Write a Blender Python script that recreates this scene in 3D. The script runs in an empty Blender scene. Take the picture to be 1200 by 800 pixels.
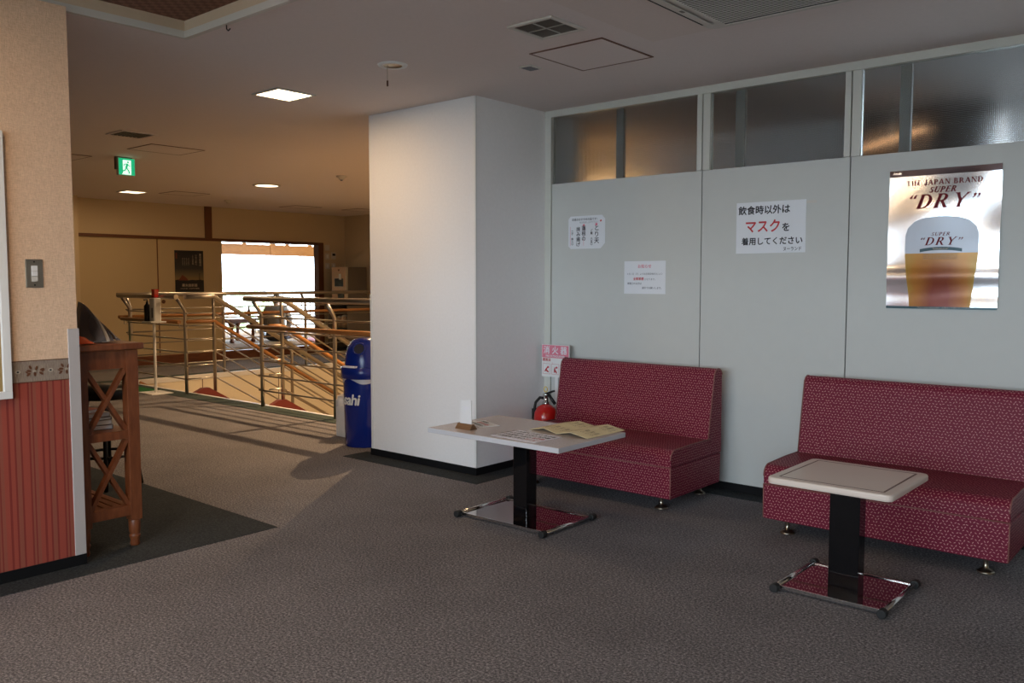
import bpy, bmesh, math, random
from mathutils import Vector, Matrix
random.seed(7)
scene = bpy.context.scene
COL = scene.collection
PI = math.pi

# ------------------------------------------------------------------ camera
YAW, PITCH, ROLL, FPX, CAMZ = math.radians(40.7174), math.radians(4.0282), math.radians(0.0408), 1008.01, 1.27
fw = Vector((-math.sin(YAW)*math.cos(PITCH), math.cos(YAW)*math.cos(PITCH), -math.sin(PITCH)))
rt = Vector((math.cos(YAW), math.sin(YAW), 0)); up = rt.cross(fw)
rt2 = rt*math.cos(ROLL)+up*math.sin(ROLL); up2 = up*math.cos(ROLL)-rt*math.sin(ROLL)
cd = bpy.data.cameras.new('camera'); cam = bpy.data.objects.new('camera', cd); COL.objects.link(cam)
cd.sensor_fit = 'HORIZONTAL'; cd.sensor_width = 36.0; cd.lens = FPX*36/1200; cd.clip_start = .05; cd.clip_end = 400
m = Matrix((rt2, up2, -fw)).transposed().to_4x4(); m.translation = Vector((0, 0, CAMZ)); cam.matrix_world = m
scene.camera = cam

# ------------------------------------------------------------------ world, exposure, window portals
SKY_STRENGTH = 15.0
w = bpy.data.worlds.new('world'); scene.world = w; w.use_nodes = True
bg = w.node_tree.nodes['Background']; bg.inputs[0].default_value = (0.72, 0.87, 1.0, 1); bg.inputs[1].default_value = SKY_STRENGTH
vs = scene.view_settings; vs.view_transform = 'Standard'; vs.look = 'None'; vs.exposure = 0.12; vs.gamma = 1.0; vs.use_curve_mapping = False
LAMP_WARM = (1.0, 0.66, 0.36)
def portal(name, loc, sx, sy, rot):
    l = bpy.data.lights.new(name, 'AREA'); l.shape = 'RECTANGLE'; l.size = sx; l.size_y = sy; l.cycles.is_portal = True
    o = bpy.data.objects.new(name, l); COL.objects.link(o); o.location = loc; o.rotation_euler = rot
WX0, WX1, WZ0, WZ1, WY = -3.5, 2.3, 0.75, 2.15, -3.2          # window band behind the camera
portal('window_daylight', ((WX0+WX1)/2, WY-.12, (WZ0+WZ1)/2), WX1-WX0, WZ1-WZ0, (PI/2, 0, 0))
portal('far_window_daylight', (-17.62, 11.3, 1.25), 2.1, 5.0, (0, -PI/2, 0))

# ------------------------------------------------------------------ node helpers
class S:
    """wraps a value socket so that maths can be written plainly"""
    def __init__(s, nt, k): s.nt, s.k = nt, k
    def op(s, o, b=None, c=None):
        n = s.nt.nodes.new('ShaderNodeMath'); n.operation = o
        s.nt.links.new(s.k, n.inputs[0])
        for i, q in ((1, b), (2, c)):
            if q is None: continue
            if isinstance(q, S): s.nt.links.new(q.k, n.inputs[i])
            else: n.inputs[i].default_value = q
        return S(s.nt, n.outputs[0])
    def __add__(s, b): return s.op('ADD', b)
    def __sub__(s, b): return s.op('SUBTRACT', b)
    def __mul__(s, b): return s.op('MULTIPLY', b)
    def __truediv__(s, b): return s.op('DIVIDE', b)
    def floor(s): return s.op('FLOOR')
    def fract(s): return s.op('FRACT')
    def mod(s, b): return s.op('FLOORED_MODULO', b)
    def lt(s, b): return s.op('LESS_THAN', b)
    def gt(s, b): return s.op('GREATER_THAN', b)

def newmat(name, col=(.5, .5, .5), rough=.5, metal=0., spec=.5, **kw):
    mt = bpy.data.materials.new(name); mt.use_nodes = True
    b = mt.node_tree.nodes['Principled BSDF']
    b.inputs['Base Color'].default_value = (*col, 1); b.inputs['Roughness'].default_value = rough
    b.inputs['Metallic'].default_value = metal; b.inputs['Specular IOR Level'].default_value = spec
    if 'emit' in kw:
        b.inputs['Emission Color'].default_value = (*kw['emit'], 1); b.inputs['Emission Strength'].default_value = kw['estr']
    if 'trans' in kw: b.inputs['Transmission Weight'].default_value = kw['trans']
    if 'coat' in kw: b.inputs['Coat Weight'].default_value = kw['coat']; b.inputs['Coat Roughness'].default_value = kw.get('coat_r', .1)
    if 'sub' in kw: b.inputs['Alpha'].default_value = kw['sub']
    return mt
def bsdf(mt): return mt.node_tree.nodes['Principled BSDF']
def node(mt, t, **kw):
    n = mt.node_tree.nodes.new(t)
    for k, v in kw.items():
        if k in n.inputs.keys(): n.inputs[k].default_value = v
        else: setattr(n, k, v)
    return n
def link(mt, a, b): mt.node_tree.links.new(a, b)
def coords(mt, which='Object'): return node(mt, 'ShaderNodeTexCoord').outputs[which]
def mixc(mt, fac, a, b):
    n = node(mt, 'ShaderNodeMix'); n.data_type = 'RGBA'
    if isinstance(fac, (int, float)): n.inputs[0].default_value = fac
    else: link(mt, fac, n.inputs[0])
    for i, q in ((6, a), (7, b)):
        if isinstance(q, tuple): n.inputs[i].default_value = (*q, 1)
        else: link(mt, q, n.inputs[i])
    return n.outputs[2]
def noise(mt, scale, detail=3., rough=.6, vec=None, stretch=None):
    n = node(mt, 'ShaderNodeTexNoise'); n.inputs['Scale'].default_value = scale; n.inputs['Detail'].default_value = detail; n.inputs['Roughness'].default_value = rough
    v = vec or coords(mt)
    if stretch:
        mp = node(mt, 'ShaderNodeMapping'); mp.inputs['Scale'].default_value = stretch; link(mt, v, mp.inputs[0]); v = mp.outputs[0]
    link(mt, v, n.inputs['Vector']); return n.outputs['Fac']
def ramp(mt, fac, stops, interp='LINEAR'):
    n = node(mt, 'ShaderNodeValToRGB'); n.color_ramp.interpolation = interp
    e = n.color_ramp.elements
    while len(e) < len(stops): e.new(.5)
    for i, (p, c) in enumerate(stops): e[i].position = p; e[i].color = (*c, 1)
    link(mt, fac, n.inputs[0]); return n.outputs[0]
def bump(mt, h, strength=.3, dist=.01):
    n = node(mt, 'ShaderNodeBump'); n.inputs['Strength'].default_value = strength; n.inputs['Distance'].default_value = dist
    link(mt, h, n.inputs['Height']); link(mt, n.outputs[0], bsdf(mt).inputs['Normal'])
def base(mt, sock): link(mt, sock, bsdf(mt).inputs['Base Color'])

# ------------------------------------------------------------------ materials
M = {}
def carpet(name, a, b, c):
    mt = newmat(name, rough=.95, spec=.15)
    n1 = noise(mt, 105, 3., .75); n2 = noise(mt, 2.2, 3.)
    col = ramp(mt, n1, [(.32, a), (.5, b), (.68, c)])
    k = node(mt, 'ShaderNodeMapRange'); link(mt, n2, k.inputs[0]); k.inputs[1].default_value = .3; k.inputs[2].default_value = .7; k.inputs[3].default_value = .86; k.inputs[4].default_value = 1.08
    hs = node(mt, 'ShaderNodeHueSaturation'); link(mt, col, hs.inputs['Color']); link(mt, k.outputs[0], hs.inputs['Value'])
    base(mt, hs.outputs[0]); bump(mt, n1, .5, .004); return mt
M['carpet'] = carpet('carpet_grey_brown', (.055, .051, .057), (.170, .160, .168), (.42, .395, .40))
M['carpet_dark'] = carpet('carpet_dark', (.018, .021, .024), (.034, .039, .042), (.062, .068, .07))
M['carpet_green'] = carpet('carpet_green_border', (.022, .032, .029), (.052, .070, .062), (.10, .125, .11))
def plaster(name, col, amp=.05, scale=60):
    mt = newmat(name, col, .85, spec=.2); n = noise(mt, scale, 4.)
    base(mt, mixc(mt, n, tuple(x*(1-amp) for x in col), tuple(min(1, x*(1+amp)) for x in col))); bump(mt, n, .12, .003); return mt
M['ceiling'] = plaster('ceiling_plaster', (.78, .70, .675))
M['patch'] = plaster('ceiling_patch', (.75, .66, .62))
M['white_wall'] = plaster('white_wallpaper', (.90, .885, .89))
M['cream_wall'] = plaster('cream_wallpaper', (.60, .49, .33))
M['well_wall'] = plaster('well_cream', (.84, .76, .60))
M['fusuma'] = plaster('fusuma_paper', (.55, .44, .27), .04, 90)
M['panel'] = plaster('partition_panel', (.60, .61, .585), .025, 14)
M['alum'] = newmat('painted_aluminium', (.62, .62, .57), .45, 0., .4)
M['baseboard'] = newmat('black_vinyl', (.008, .008, .009), .7, spec=.15)
M['dark_gap'] = newmat('dark_gap', (.02, .02, .02), .8)
M['white'] = newmat('white_plastic', (.80, .80, .79), .45)
M['offwhite'] = newmat('offwhite_enamel', (.62, .59, .54), .5)
M['guard'] = newmat('grey_guard', (.50, .46, .45), .45)
M['stile'] = newmat('dull_stile', (.30, .28, .25), .6)
M['paper'] = newmat('white_paper', (.80, .82, .86), .7, spec=.3)
M['ink'] = newmat('black_ink', (.012, .012, .018), .6)
M['red_ink'] = newmat('red_ink', (.55, .03, .04), .6)
M['pink_ink'] = newmat('pink_ink', (.75, .22, .30), .6)
M['grey_ink'] = newmat('grey_ink', (.16, .17, .2), .6)
M['chrome'] = newmat('chrome', (.72, .71, .70), .16, 1.)
M['steel'] = newmat('brushed_steel', (.46, .42, .37), .33, 1.)
M['black_gloss'] = newmat('black_gloss_lacquer', (.004, .004, .005), .06, 0., .6)
M['mirror_plate'] = newmat('dark_mirror_plate', (.46, .41, .40), .035, 1.)
M['rubber'] = newmat('black_rubber', (.01, .01, .01), .6)
M['brass'] = newmat('aged_brass', (.38, .34, .27), .3, 1.)
M['black_metal'] = newmat('black_metal', (.012, .012, .013), .4, .3)
M['red_paint'] = newmat('red_paint', (.60, .012, .010), .25, coat=.5)
M['blue'] = newmat('blue_plastic', (.004, .018, .19), .22, 0., .5)
M['hole'] = newmat('dark_hollow', (.003, .004, .02), .7)
M['bag'] = newmat('thin_white_bag', (.75, .77, .82), .3, sub=.75)
M['green_mat'] = carpet('green_mat', (.01, .06, .015), (.025, .16, .045), (.06, .28, .09))
M['stringer'] = newmat('dark_red_stringer', (.16, .022, .016), .5)
M['tread'] = plaster('stair_tread', (.30, .26, .22))
M['tatami'] = plaster('tatami', (.22, .12, .045), .08, 120)
M['glass_dark'] = newmat('dark_glass', (.02, .02, .02), .1)
M['skin'] = newmat('skin', (.55, .34, .24), .55)
M['cloth'] = plaster('grey_cloth', (.22, .19, .16))
M['hair'] = newmat('dark_hair', (.015, .012, .010), .55)
M['cushion'] = plaster('pink_cushion', (.62, .33, .36))
M['bottle'] = newmat('brown_glass', (.10, .03, .01), .12)
M['lamp_face'] = newmat('warm_lamp_face', (.9, .85, .75), .5, emit=(1, .80, .52), estr=9.)
M['lamp_dim'] = newmat('warm_lamp_face_far', (.9, .85, .75), .5, emit=(1, .78, .50), estr=3.2)
M['lamp_amber'] = newmat('amber_lamp_face', (.9, .8, .6), .5, emit=(1, .58, .25), estr=7.)
M['beam_glow'] = newmat('amber_beam_glow', (.9, .7, .5), .5, emit=(1, .50, .22), estr=1.6)  # emission imitating an orange reflection in the glass strip
M['sign_green'] = newmat('exit_green', (.01, .35, .16), .4, emit=(.01, .50, .22), estr=.75)
M['sign_white'] = newmat('exit_white', (.8, .9, .85), .4, emit=(.75, 1, .9), estr=.95)
M['acrylic'] = newmat('frosted_card', (.86, .85, .85), .4)
M['trim_brown'] = newmat('stained_trim', (.13, .045, .018), .45)
def wood(name, a, b, rough=.4, stretch=(4, 4, 60)):
    mt = newmat(name, a, rough); n = noise(mt, 3.2, 5., .6, stretch=stretch)
    base(mt, ramp(mt, n, [(.3, a), (.7, b)])); bump(mt, n, .08, .002); return mt
M['wood_red'] = wood('reddish_wood', (.14, .038, .013), (.25, .078, .028), .38, (14, 14, 2.5))
M['wood_dark'] = wood('dark_kamachi', (.10, .032, .014), (.20, .07, .03), .4, (14, 1.5, 14))
M['wood_rail'] = wood('handrail_wood', (.28, .115, .035), (.42, .19, .06), .35, (3, 3, 20))
M['wood_block'] = wood('walnut_block', (.12, .055, .025), (.22, .11, .05), .5, (4, 30, 30))
M['wood_board'] = wood('orange_board', (.42, .16, .028), (.52, .22, .045), .5, (14, 2, 14))

# woven cream wallpaper
mt = newmat('woven_cream_wallpaper', (.66, .50, .38), .85, spec=.2); M['weave'] = mt
n1 = noise(mt, 45, 3., .6, stretch=(1, 1.2, 9)); n2 = noise(mt, 45, 3., .6, stretch=(1, 9, 1.2))
h = S(mt.node_tree, n1) + S(mt.node_tree, n2)
base(mt, ramp(mt, (h*.5).k, [(.35, (.66, .45, .30)), (.65, (.90, .65, .46))])); bump(mt, h.k, .35, .004)
# red striped wallpaper (stripes run up the wall, along Y)
mt = newmat('red_striped_wallpaper', rough=.85, spec=.2); M['stripe'] = mt
sp = node(mt, 'ShaderNodeSeparateXYZ'); link(mt, coords(mt), sp.inputs[0])
Yc, Zc_ = S(mt.node_tree, sp.outputs[1]), S(mt.node_tree, sp.outputs[2])
t = ((Yc+.02)/.135).fract()
A, B, Cc = (.36, .075, .050), (.24, .040, .030), (.31, .092, .060)
col = ramp(mt, t.k, [(0, A), (.12, B), (.17, Cc), (.30, B), (.35, A), (.55, B), (.60, Cc), (.66, B), (.70, Cc), (.80, A), (.93, B)], 'CONSTANT')
zig = (((Zc_/.006) + (((Yc/.005).fract()-.5).op('ABSOLUTE')*1.5)).fract()).lt(.38)
base(mt, mixc(mt, (zig*.35).k, col, (.20, .035, .03)))
bump(mt, zig.k, .15, .001)
# border strip
mt = newmat('border_strip', rough=.85, spec=.2); M['border'] = mt
n1 = noise(mt, 60, 3., .6, stretch=(1, 8, .6)); base(mt, ramp(mt, n1, [(.35, (.22, .165, .13)), (.65, (.36, .29, .23))]))
# maroon upholstery with pale slanted dashes, uv in metres
mt = newmat('maroon_upholstery', rough=.52, spec=.22); M['uphol'] = mt
sp = node(mt, 'ShaderNodeSeparateXYZ'); link(mt, coords(mt, 'UV'), sp.inputs[0])
U, V = S(mt.node_tree, sp.outputs[0])/.0165, S(mt.node_tree, sp.outputs[1])/.0145
row = V.floor(); U2 = U + (row.mod(2)*.5); cx = U2.fract()-.5; cy = V.fract()-.5
par = ((U2.floor() + row).mod(2)*2) - 1
wn_ = node(mt, 'ShaderNodeTexWhiteNoise'); cb = node(mt, 'ShaderNodeCombineXYZ'); link(mt, U2.floor().k, cb.inputs[0]); link(mt, row.k, cb.inputs[1]); link(mt, cb.outputs[0], wn_.inputs['Vector'])
ang = (S(mt.node_tree, wn_.outputs['Value'])-.5)*.9 + par*.75
ca_, sa_ = ang.op('COSINE'), ang.op('SINE')
sc_ = node(mt, 'ShaderNodeSeparateColor'); link(mt, wn_.outputs['Color'], sc_.inputs[0])
cx = cx - (S(mt.node_tree, sc_.outputs[0])-.5)*.34; cy = cy - (S(mt.node_tree, sc_.outputs[1])-.5)*.34
a1 = cx*ca_ + cy*sa_; a2 = cy*ca_ - cx*sa_
d = ((a1/.31)*(a1/.31)) + ((a2/.115)*(a2/.115))
dash = d.lt(1.0)
nn = noise(mt, 700, 1.)
base(mt, mixc(mt, (dash*.92).k, mixc(mt, nn, (.125, .006, .024), (.20, .011, .036)), (.60, .29, .28)))
bump(mt, dash.k, .10, .0008)
M['piping'] = newmat('piping_cord', (.25, .095, .08), .45)
# table tops
mt = newmat('speckled_laminate', (.70, .63, .60), .22, spec=.5); M['laminate'] = mt
n = noise(mt, 420, 2., .7); base(mt, ramp(mt, n, [(.35, (.46, .395, .37)), (.6, (.58, .51, .48))]))
M['lam_edge'] = newmat('laminate_edge', (.62, .61, .64), .35)
M['cream_top'] = newmat('cream_table_top', (.72, .61, .53), .28)
M['inlay'] = newmat('brown_inlay', (.13, .055, .03), .4)
# ribbed frosted glass of the clerestory
mt = newmat('ribbed_glass', (.80, .84, .86), .22, 0., .5, trans=1.0); M['ribbed'] = mt
bsdf(mt).inputs['IOR'].default_value = 1.25
sp = node(mt, 'ShaderNodeSeparateXYZ'); link(mt, coords(mt), sp.inputs[0])
rib = ((S(mt.node_tree, sp.outputs[2])/.009).fract()-.5).op('ABSOLUTE') + (((S(mt.node_tree, sp.outputs[0])/.009).fract()-.5).op('ABSOLUTE')*.6)
bump(mt, rib.k, .6, .003)
# clear panes
mt = bpy.data.materials.new('clear_pane'); mt.use_nodes = True; M['pane'] = mt
nt = mt.node_tree; nt.nodes.remove(nt.nodes['Principled BSDF'])
tr = nt.nodes.new('ShaderNodeBsdfTransparent'); gl = nt.nodes.new('ShaderNodeBsdfGlossy'); gl.inputs['Roughness'].default_value = .02
mx = nt.nodes.new('ShaderNodeMixShader'); mx.inputs[0].default_value = .06
nt.links.new(tr.outputs[0], mx.inputs[1]); nt.links.new(gl.outputs[0], mx.inputs[2]); nt.links.new(mx.outputs[0], nt.nodes['Material Output'].inputs[0])
# foil poster
mt = newmat('silver_foil', (.82, .83, .86), .20, 1.); M['foil'] = mt
M['foam'] = newmat('printed_foam', (.50, .535, .60), .4, .25)
mt = newmat('printed_beer', rough=.35, metal=.15); M['beer'] = mt
sp = node(mt, 'ShaderNodeSeparateXYZ'); link(mt, coords(mt, 'Generated'), sp.inputs[0])
gx = S(mt.node_tree, sp.outputs[0]); gz = S(mt.node_tree, sp.outputs[2])
cen = (gx-.5).op('ABSOLUTE')*2
n = noise(mt, 7, 3.)
c1 = ramp(mt, (cen + (S(mt.node_tree, n)-.5)*.5).k, [(.2, (.20, .022, .004)), (.7, (.42, .15, .015)), (.92, (.42, .27, .04))])
base(mt, mixc(mt, gz.op('POWER', 4.).k, c1, (.55, .28, .06)))
M['band_ink'] = newmat('dark_band_print', (.06, .035, .035), .25, .6)
M['wine_ink'] = newmat('dark_red_print', (.15, .005, .010), .5, 0., .2)
M['teal_ink'] = newmat('teal_print', (.04, .09, .11), .4, .2)
# back wall poster: night sky to glow
mt = newmat('night_poster', rough=.6); M['night'] = mt
sp = node(mt, 'ShaderNodeSeparateXYZ'); link(mt, coords(mt, 'Generated'), sp.inputs[0])
base(mt, ramp(mt, sp.outputs[2], [(.28, (.30, .20, .07)), (.42, (.16, .13, .07)), (.58, (.03, .032, .035)), (1, (.008, .008, .012))]))
M['mountain'] = newmat('print_mountain', (.16, .035, .015), .6)
M['print_black'] = newmat('print_black', (.008, .008, .01), .6)
M['print_pale'] = newmat('print_pale', (.42, .36, .28), .6)
# recess weave
mt = newmat('woven_brown_ceiling', rough=.8); M['ajiro'] = mt
sp = node(mt, 'ShaderNodeSeparateXYZ'); link(mt, coords(mt), sp.inputs[0])
ck = (((S(mt.node_tree, sp.outputs[0])/.03).floor() + (S(mt.node_tree, sp.outputs[1])/.03).floor()).mod(2))
base(mt, mixc(mt, ck.k, (.17, .075, .045), (.25, .12, .075))); bump(mt, ck.k, .3, .003)
M['recess_side'] = plaster('recess_cream', (.62, .48, .34))
M['menu_paper'] = plaster('beige_menu_paper', (.80, .68, .42), .1, 30)
M['pale_print'] = newmat('laminated_sheet', (.88, .85, .93), .4)
M['leaf'] = plaster('leaf', (.28, .36, .16), .3, 8)
M['bark'] = plaster('bark', (.12, .08, .05))
M['ground'] = plaster('outdoor_ground', (.26, .26, .24), .15, .3)
M['ext_grey'] = plaster('outdoor_render', (.35, .33, .32))
M['snack'] = newmat('orange_packet', (.65, .10, .03), .25)
M['plastic_dark'] = newmat('smoky_plastic', (.16, .16, .19), .2, coat=.4, sub=.75)
M['book_a'] = newmat('magazine_pale', (.55, .50, .45), .5); M['book_b'] = newmat('magazine_dark', (.05, .05, .07), .4); M['book_c'] = newmat('magazine_red', (.35, .07, .05), .4)
M['dispenser'] = newmat('dispenser_cream', (.62, .42, .26), .4); M['dispenser_side'] = newmat('dispenser_grey', (.14, .12, .10), .5)

# ------------------------------------------------------------------ mesh builder
class MB:
    def __init__(s): s.v, s.f, s.uv, s.sm = [], [], {}, set()
    def add(s, vs, fs, smooth=False, uvs=None):
        o = len(s.v); s.v += [tuple(p) for p in vs]
        for i, f in enumerate(fs):
            if smooth: s.sm.add(len(s.f))
            if uvs: s.uv[len(s.f)] = uvs[i]
            s.f.append(tuple(o+k for k in f))
        return s
    def box(s, x0, x1, y0, y1, z0, z1):
        x0, x1 = min(x0, x1), max(x0, x1); y0, y1 = min(y0, y1), max(y0, y1); z0, z1 = min(z0, z1), max(z0, z1)
        return s.add([(x, y, z) for x in (x0, x1) for y in (y0, y1) for z in (z0, z1)],
            [(0, 1, 3, 2), (4, 6, 7, 5), (0, 4, 5, 1), (2, 3, 7, 6), (0, 2, 6, 4), (1, 5, 7, 3)])
    def cbox(s, c, d): return s.box(c[0]-d[0]/2, c[0]+d[0]/2, c[1]-d[1]/2, c[1]+d[1]/2, c[2]-d[2]/2, c[2]+d[2]/2)
    def bar(s, p0, p1, wd, th, side=None):
        p0, p1 = Vector(p0), Vector(p1); d = (p1-p0).normalized()
        a = Vector(side) if side else (Vector((0, 0, 1)) if abs(d.z) < .9 else Vector((1, 0, 0)))
        b = d.cross(a).normalized(); a = b.cross(d).normalized(); vs = []
        for p in (p0, p1):
            for i, j in ((-1, -1), (1, -1), (1, 1), (-1, 1)): vs.append(p + b*wd/2*i + a*th/2*j)
        return s.add(vs, [(3, 2, 1, 0), (4, 5, 6, 7), (0, 1, 5, 4), (1, 2, 6, 5), (2, 3, 7, 6), (3, 0, 4, 7)])
    def tube(s, path, r, n=10, r2=None):
        P = [Vector(p) for p in path]; k = len(P); vs, fs = [], []
        ref = None
        for i, p in enumerate(P):
            d = ((P[min(i+1, k-1)]-P[max(i-1, 0)])).normalized()
            if ref is None: ref = Vector((0, 0, 1)) if abs(d.z) < .9 else Vector((1, 0, 0))
            b = d.cross(ref).normalized(); a = b.cross(d).normalized(); ref = a
            rr = r if r2 is None else r+(r2-r)*i/(k-1)
            for j in range(n):
                t = 2*PI*j/n; vs.append(p + (b*math.cos(t)+a*math.sin(t))*rr)
        for i in range(k-1):
            for j in range(n): fs.append((i*n+j, i*n+(j+1) % n, (i+1)*n+(j+1) % n, (i+1)*n+j))
        s.add(vs, fs, True); o = len(s.v)-len(vs)
        s.f.append(tuple(o+j for j in reversed(range(n)))); s.f.append(tuple(o+(k-1)*n+j for j in range(n))); return s
    def lathe(s, prof, c=(0, 0, 0), n=24, cap=True):
        vs, fs = [], []
        for r, z in prof:
            for j in range(n): t = 2*PI*j/n; vs.append((c[0]+r*math.cos(t), c[1]+r*math.sin(t), c[2]+z))
        k = len(prof)
        for i in range(k-1):
            for j in range(n): fs.append((i*n+j, i*n+(j+1) % n, (i+1)*n+(j+1) % n, (i+1)*n+j))
        s.add(vs, fs, True); o = len(s.v)-len(vs)
        if cap:
            if prof[0][0] > 1e-5: s.f.append(tuple(o+j for j in reversed(range(n))))
            if prof[-1][0] > 1e-5: s.f.append(tuple(o+(k-1)*n+j for j in range(n)))
        return s
    def grid(s, fn, nu, nv, smooth=True):
        vs = [fn(i/nu, j/nv) for j in range(nv+1) for i in range(nu+1)]
        return s.add(vs, [(j*(nu+1)+i, j*(nu+1)+i+1, (j+1)*(nu+1)+i+1, (j+1)*(nu+1)+i) for j in range(nv) for i in range(nu)], smooth)
    def poly(s, pts, fr, depth=0.0):
        """flat polygon in frame fr (origin, xdir, ydir); depth > 0 makes it a slab behind"""
        o, X, Y = (Vector(q) for q in fr); N = X.cross(Y); n = len(pts)
        vs = [o+X*a+Y*b for a, b in pts]
        if not depth: return s.add(vs, [tuple(range(n))])
        vs += [p-N*depth for p in vs]
        return s.add(vs, [tuple(range(n)), tuple(reversed(range(n, 2*n)))] + [(i, i+n, (i+1) % n + n, (i+1) % n) for i in range(n)])
    def extr(s, sec, x0, x1):
        """section in (y,z), run along x, uv in metres"""
        n = len(sec); vs = [(x0, y, z) for y, z in sec]+[(x1, y, z) for y, z in sec]; L = [0]
        for i in range(n): a, b = sec[i], sec[(i+1) % n]; L.append(L[-1]+math.hypot(a[0]-b[0], a[1]-b[1]))
        fs, uv = [], []
        for i in range(n):
            j = (i+1) % n; fs.append((i, j, n+j, n+i)); uv.append([(x0, L[i]), (x0, L[i+1]), (x1, L[i+1]), (x1, L[i])])
        fs.append(tuple(reversed(range(n)))); uv.append([sec[i] for i in reversed(range(n))])
        fs.append(tuple(range(n, 2*n))); uv.append(list(sec))
        return s.add(vs, fs, False, uv)
    def build(s, name, mat, parent=None, bevel=0, seg=2, smooth=False):
        me = bpy.data.meshes.new(name); me.from_pydata(s.v, [], s.f); 
        if s.uv:
            ul = me.uv_layers.new(name='UVMap')
            for p in me.polygons:
                if p.index in s.uv:
                    for k, li in enumerate(p.loop_indices): ul.data[li].uv = s.uv[p.index][k]
        for p in me.polygons: p.use_smooth = smooth or (p.index in s.sm)
        if not s.uv:
            bm = bmesh.new(); bm.from_mesh(me); bmesh.ops.recalc_face_normals(bm, faces=bm.faces); bm.to_mesh(me); bm.free()
        me.materials.append(M[mat] if isinstance(mat, str) else mat)
        o = bpy.data.objects.new(name, me); COL.objects.link(o)
        if parent: o.parent = parent
        if bevel:
            b = o.modifiers.new('bevel', 'BEVEL'); b.width = bevel; b.segments = seg; b.limit_method = 'ANGLE'; b.angle_limit = .7
        return o
def tag(o, label, cat, group=None):
    o['label'] = label; o['category'] = cat
    if group: o['group'] = group
    return o
def struct(o, label=None):
    o['kind'] = 'structure'
    if label: o['label'] = label
    return o
def thing(name, loc, label, cat, group=None, rz=0):
    o = bpy.data.objects.new(name, None); COL.objects.link(o); o.location = loc; o.rotation_euler = (0, 0, rz); o.empty_display_size = .1
    return tag(o, label, cat, group)
def clone(o, parent=None):
    c = o.copy(); COL.objects.link(c); c.parent = parent
    for ch in [q for q in COL.objects if q.parent == o]: clone(ch, c)
    return c
def box(name, mat, x0, x1, y0, y1, z0, z1, parent=None, bevel=0): return MB().box(x0, x1, y0, y1, z0, z1).build(name, mat, parent, bevel)
def lettering(body, size, mat, parent, fr, name='lettering', bold=0., align='CENTER', fn=None, shear=0., xs=1.0, spacing=1.0):
    c = bpy.data.curves.new('text', 'FONT'); c.body = body; c.size = size; c.align_x = align; c.align_y = 'CENTER'; c.shear = shear; c.resolution_u = 3; c.space_character = spacing
    o = bpy.data.objects.new('text', c); COL.objects.link(o)
    dg = bpy.context.evaluated_depsgraph_get(); me = bpy.data.meshes.new_from_object(o.evaluated_get(dg))
    COL.objects.unlink(o); bpy.data.objects.remove(o); bpy.data.curves.remove(c)
    if bold:                                                            # heavier strokes: the glyphs again, shifted a hair
        vs_ = [tuple(v.co) for v in me.vertices]; fs_ = [tuple(p.vertices) for p in me.polygons]; nv_ = len(vs_); V_, F_ = list(vs_), list(fs_)
        for k, (dx, dy) in enumerate(((bold, 0), (-bold, 0), (0, bold), (0, -bold))):
            V_ += [(x+dx, y+dy, z) for x, y, z in vs_]; F_ += [tuple(i+nv_*(k+1) for i in f) for f in fs_]
        me = bpy.data.meshes.new(name); me.from_pydata(V_, [], F_)
    O, X, Y = (Vector(q) for q in fr)
    nv_ = len(me.vertices)//(5 if bold else 1); N_ = X.cross(Y)
    for i, v in enumerate(me.vertices):
        x, y, k = v.co.x*xs, v.co.y, i//nv_
        v.co = fn(x, y, k) if fn else O+X*x+Y*y+N_*(.00015*k)
    me.name = name; me.materials.clear(); me.materials.append(M[mat])
    ob = bpy.data.objects.new(name, me); COL.objects.link(ob); ob.parent = parent; return ob

ZC, D, SILL, CX, CY, BB = 2.4424, 4.7706, 1.9425, -3.7941, 4.051, .05
CXL = -4.835; LX = -3.92; LE = 1.618; BX = -12.65; SY = 10.0
WELL = (-10.75, -5.2, 4.98, 9.4)
PY0 = 4.9

# ------------------------------------------------------------------ shell: floor
def plate_with_holes(xs, ys, holes, z0, z1):
    mb = MB()
    for i in range(len(xs)-1):
        for j in range(len(ys)-1):
            cx, cy = (xs[i]+xs[i+1])/2, (ys[j]+ys[j+1])/2
            if any(h[0] < cx < h[1] and h[2] < cy < h[3] for h in holes): continue
            mb.box(xs[i], xs[i+1], ys[j], ys[j+1], z0, z1)
    return mb
floor = struct(plate_with_holes([BX-.2, WELL[0], WELL[1], 3.3], [-3.4, WELL[2], WELL[3], SY+.2], [WELL], -.2, 0).build('floor', 'carpet'), 'grey brown speckled carpet')
def fpatch(name, mat, x0, x1, y0, y1, h=.0025): return box(name, mat, x0, x1, y0, y1, -.01, h, floor)
fpatch('dark_carpet', 'carpet_dark', -7.6, -3.765, -3.2, 2.52)
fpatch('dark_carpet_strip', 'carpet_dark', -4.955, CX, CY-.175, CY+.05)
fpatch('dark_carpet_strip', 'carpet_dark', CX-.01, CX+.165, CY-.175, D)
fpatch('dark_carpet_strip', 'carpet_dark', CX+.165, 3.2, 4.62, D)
fpatch('green_carpet_strip', 'carpet_green', WELL[0]-.22, WELL[1]+.1, WELL[2]-.26, WELL[2]-.03)
fpatch('green_carpet_strip', 'carpet_green', WELL[0]-.22, WELL[0]-.03, WELL[2]-.03, WELL[3])
box('well_nosing', 'white', WELL[0]-.03, WELL[1], WELL[2]-.03, WELL[2]+.004, -.06, .006, floor)
box('well_nosing', 'white', WELL[0]-.03, WELL[0]+.014, WELL[2]+.004, WELL[3], -.06, .006, floor)
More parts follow.
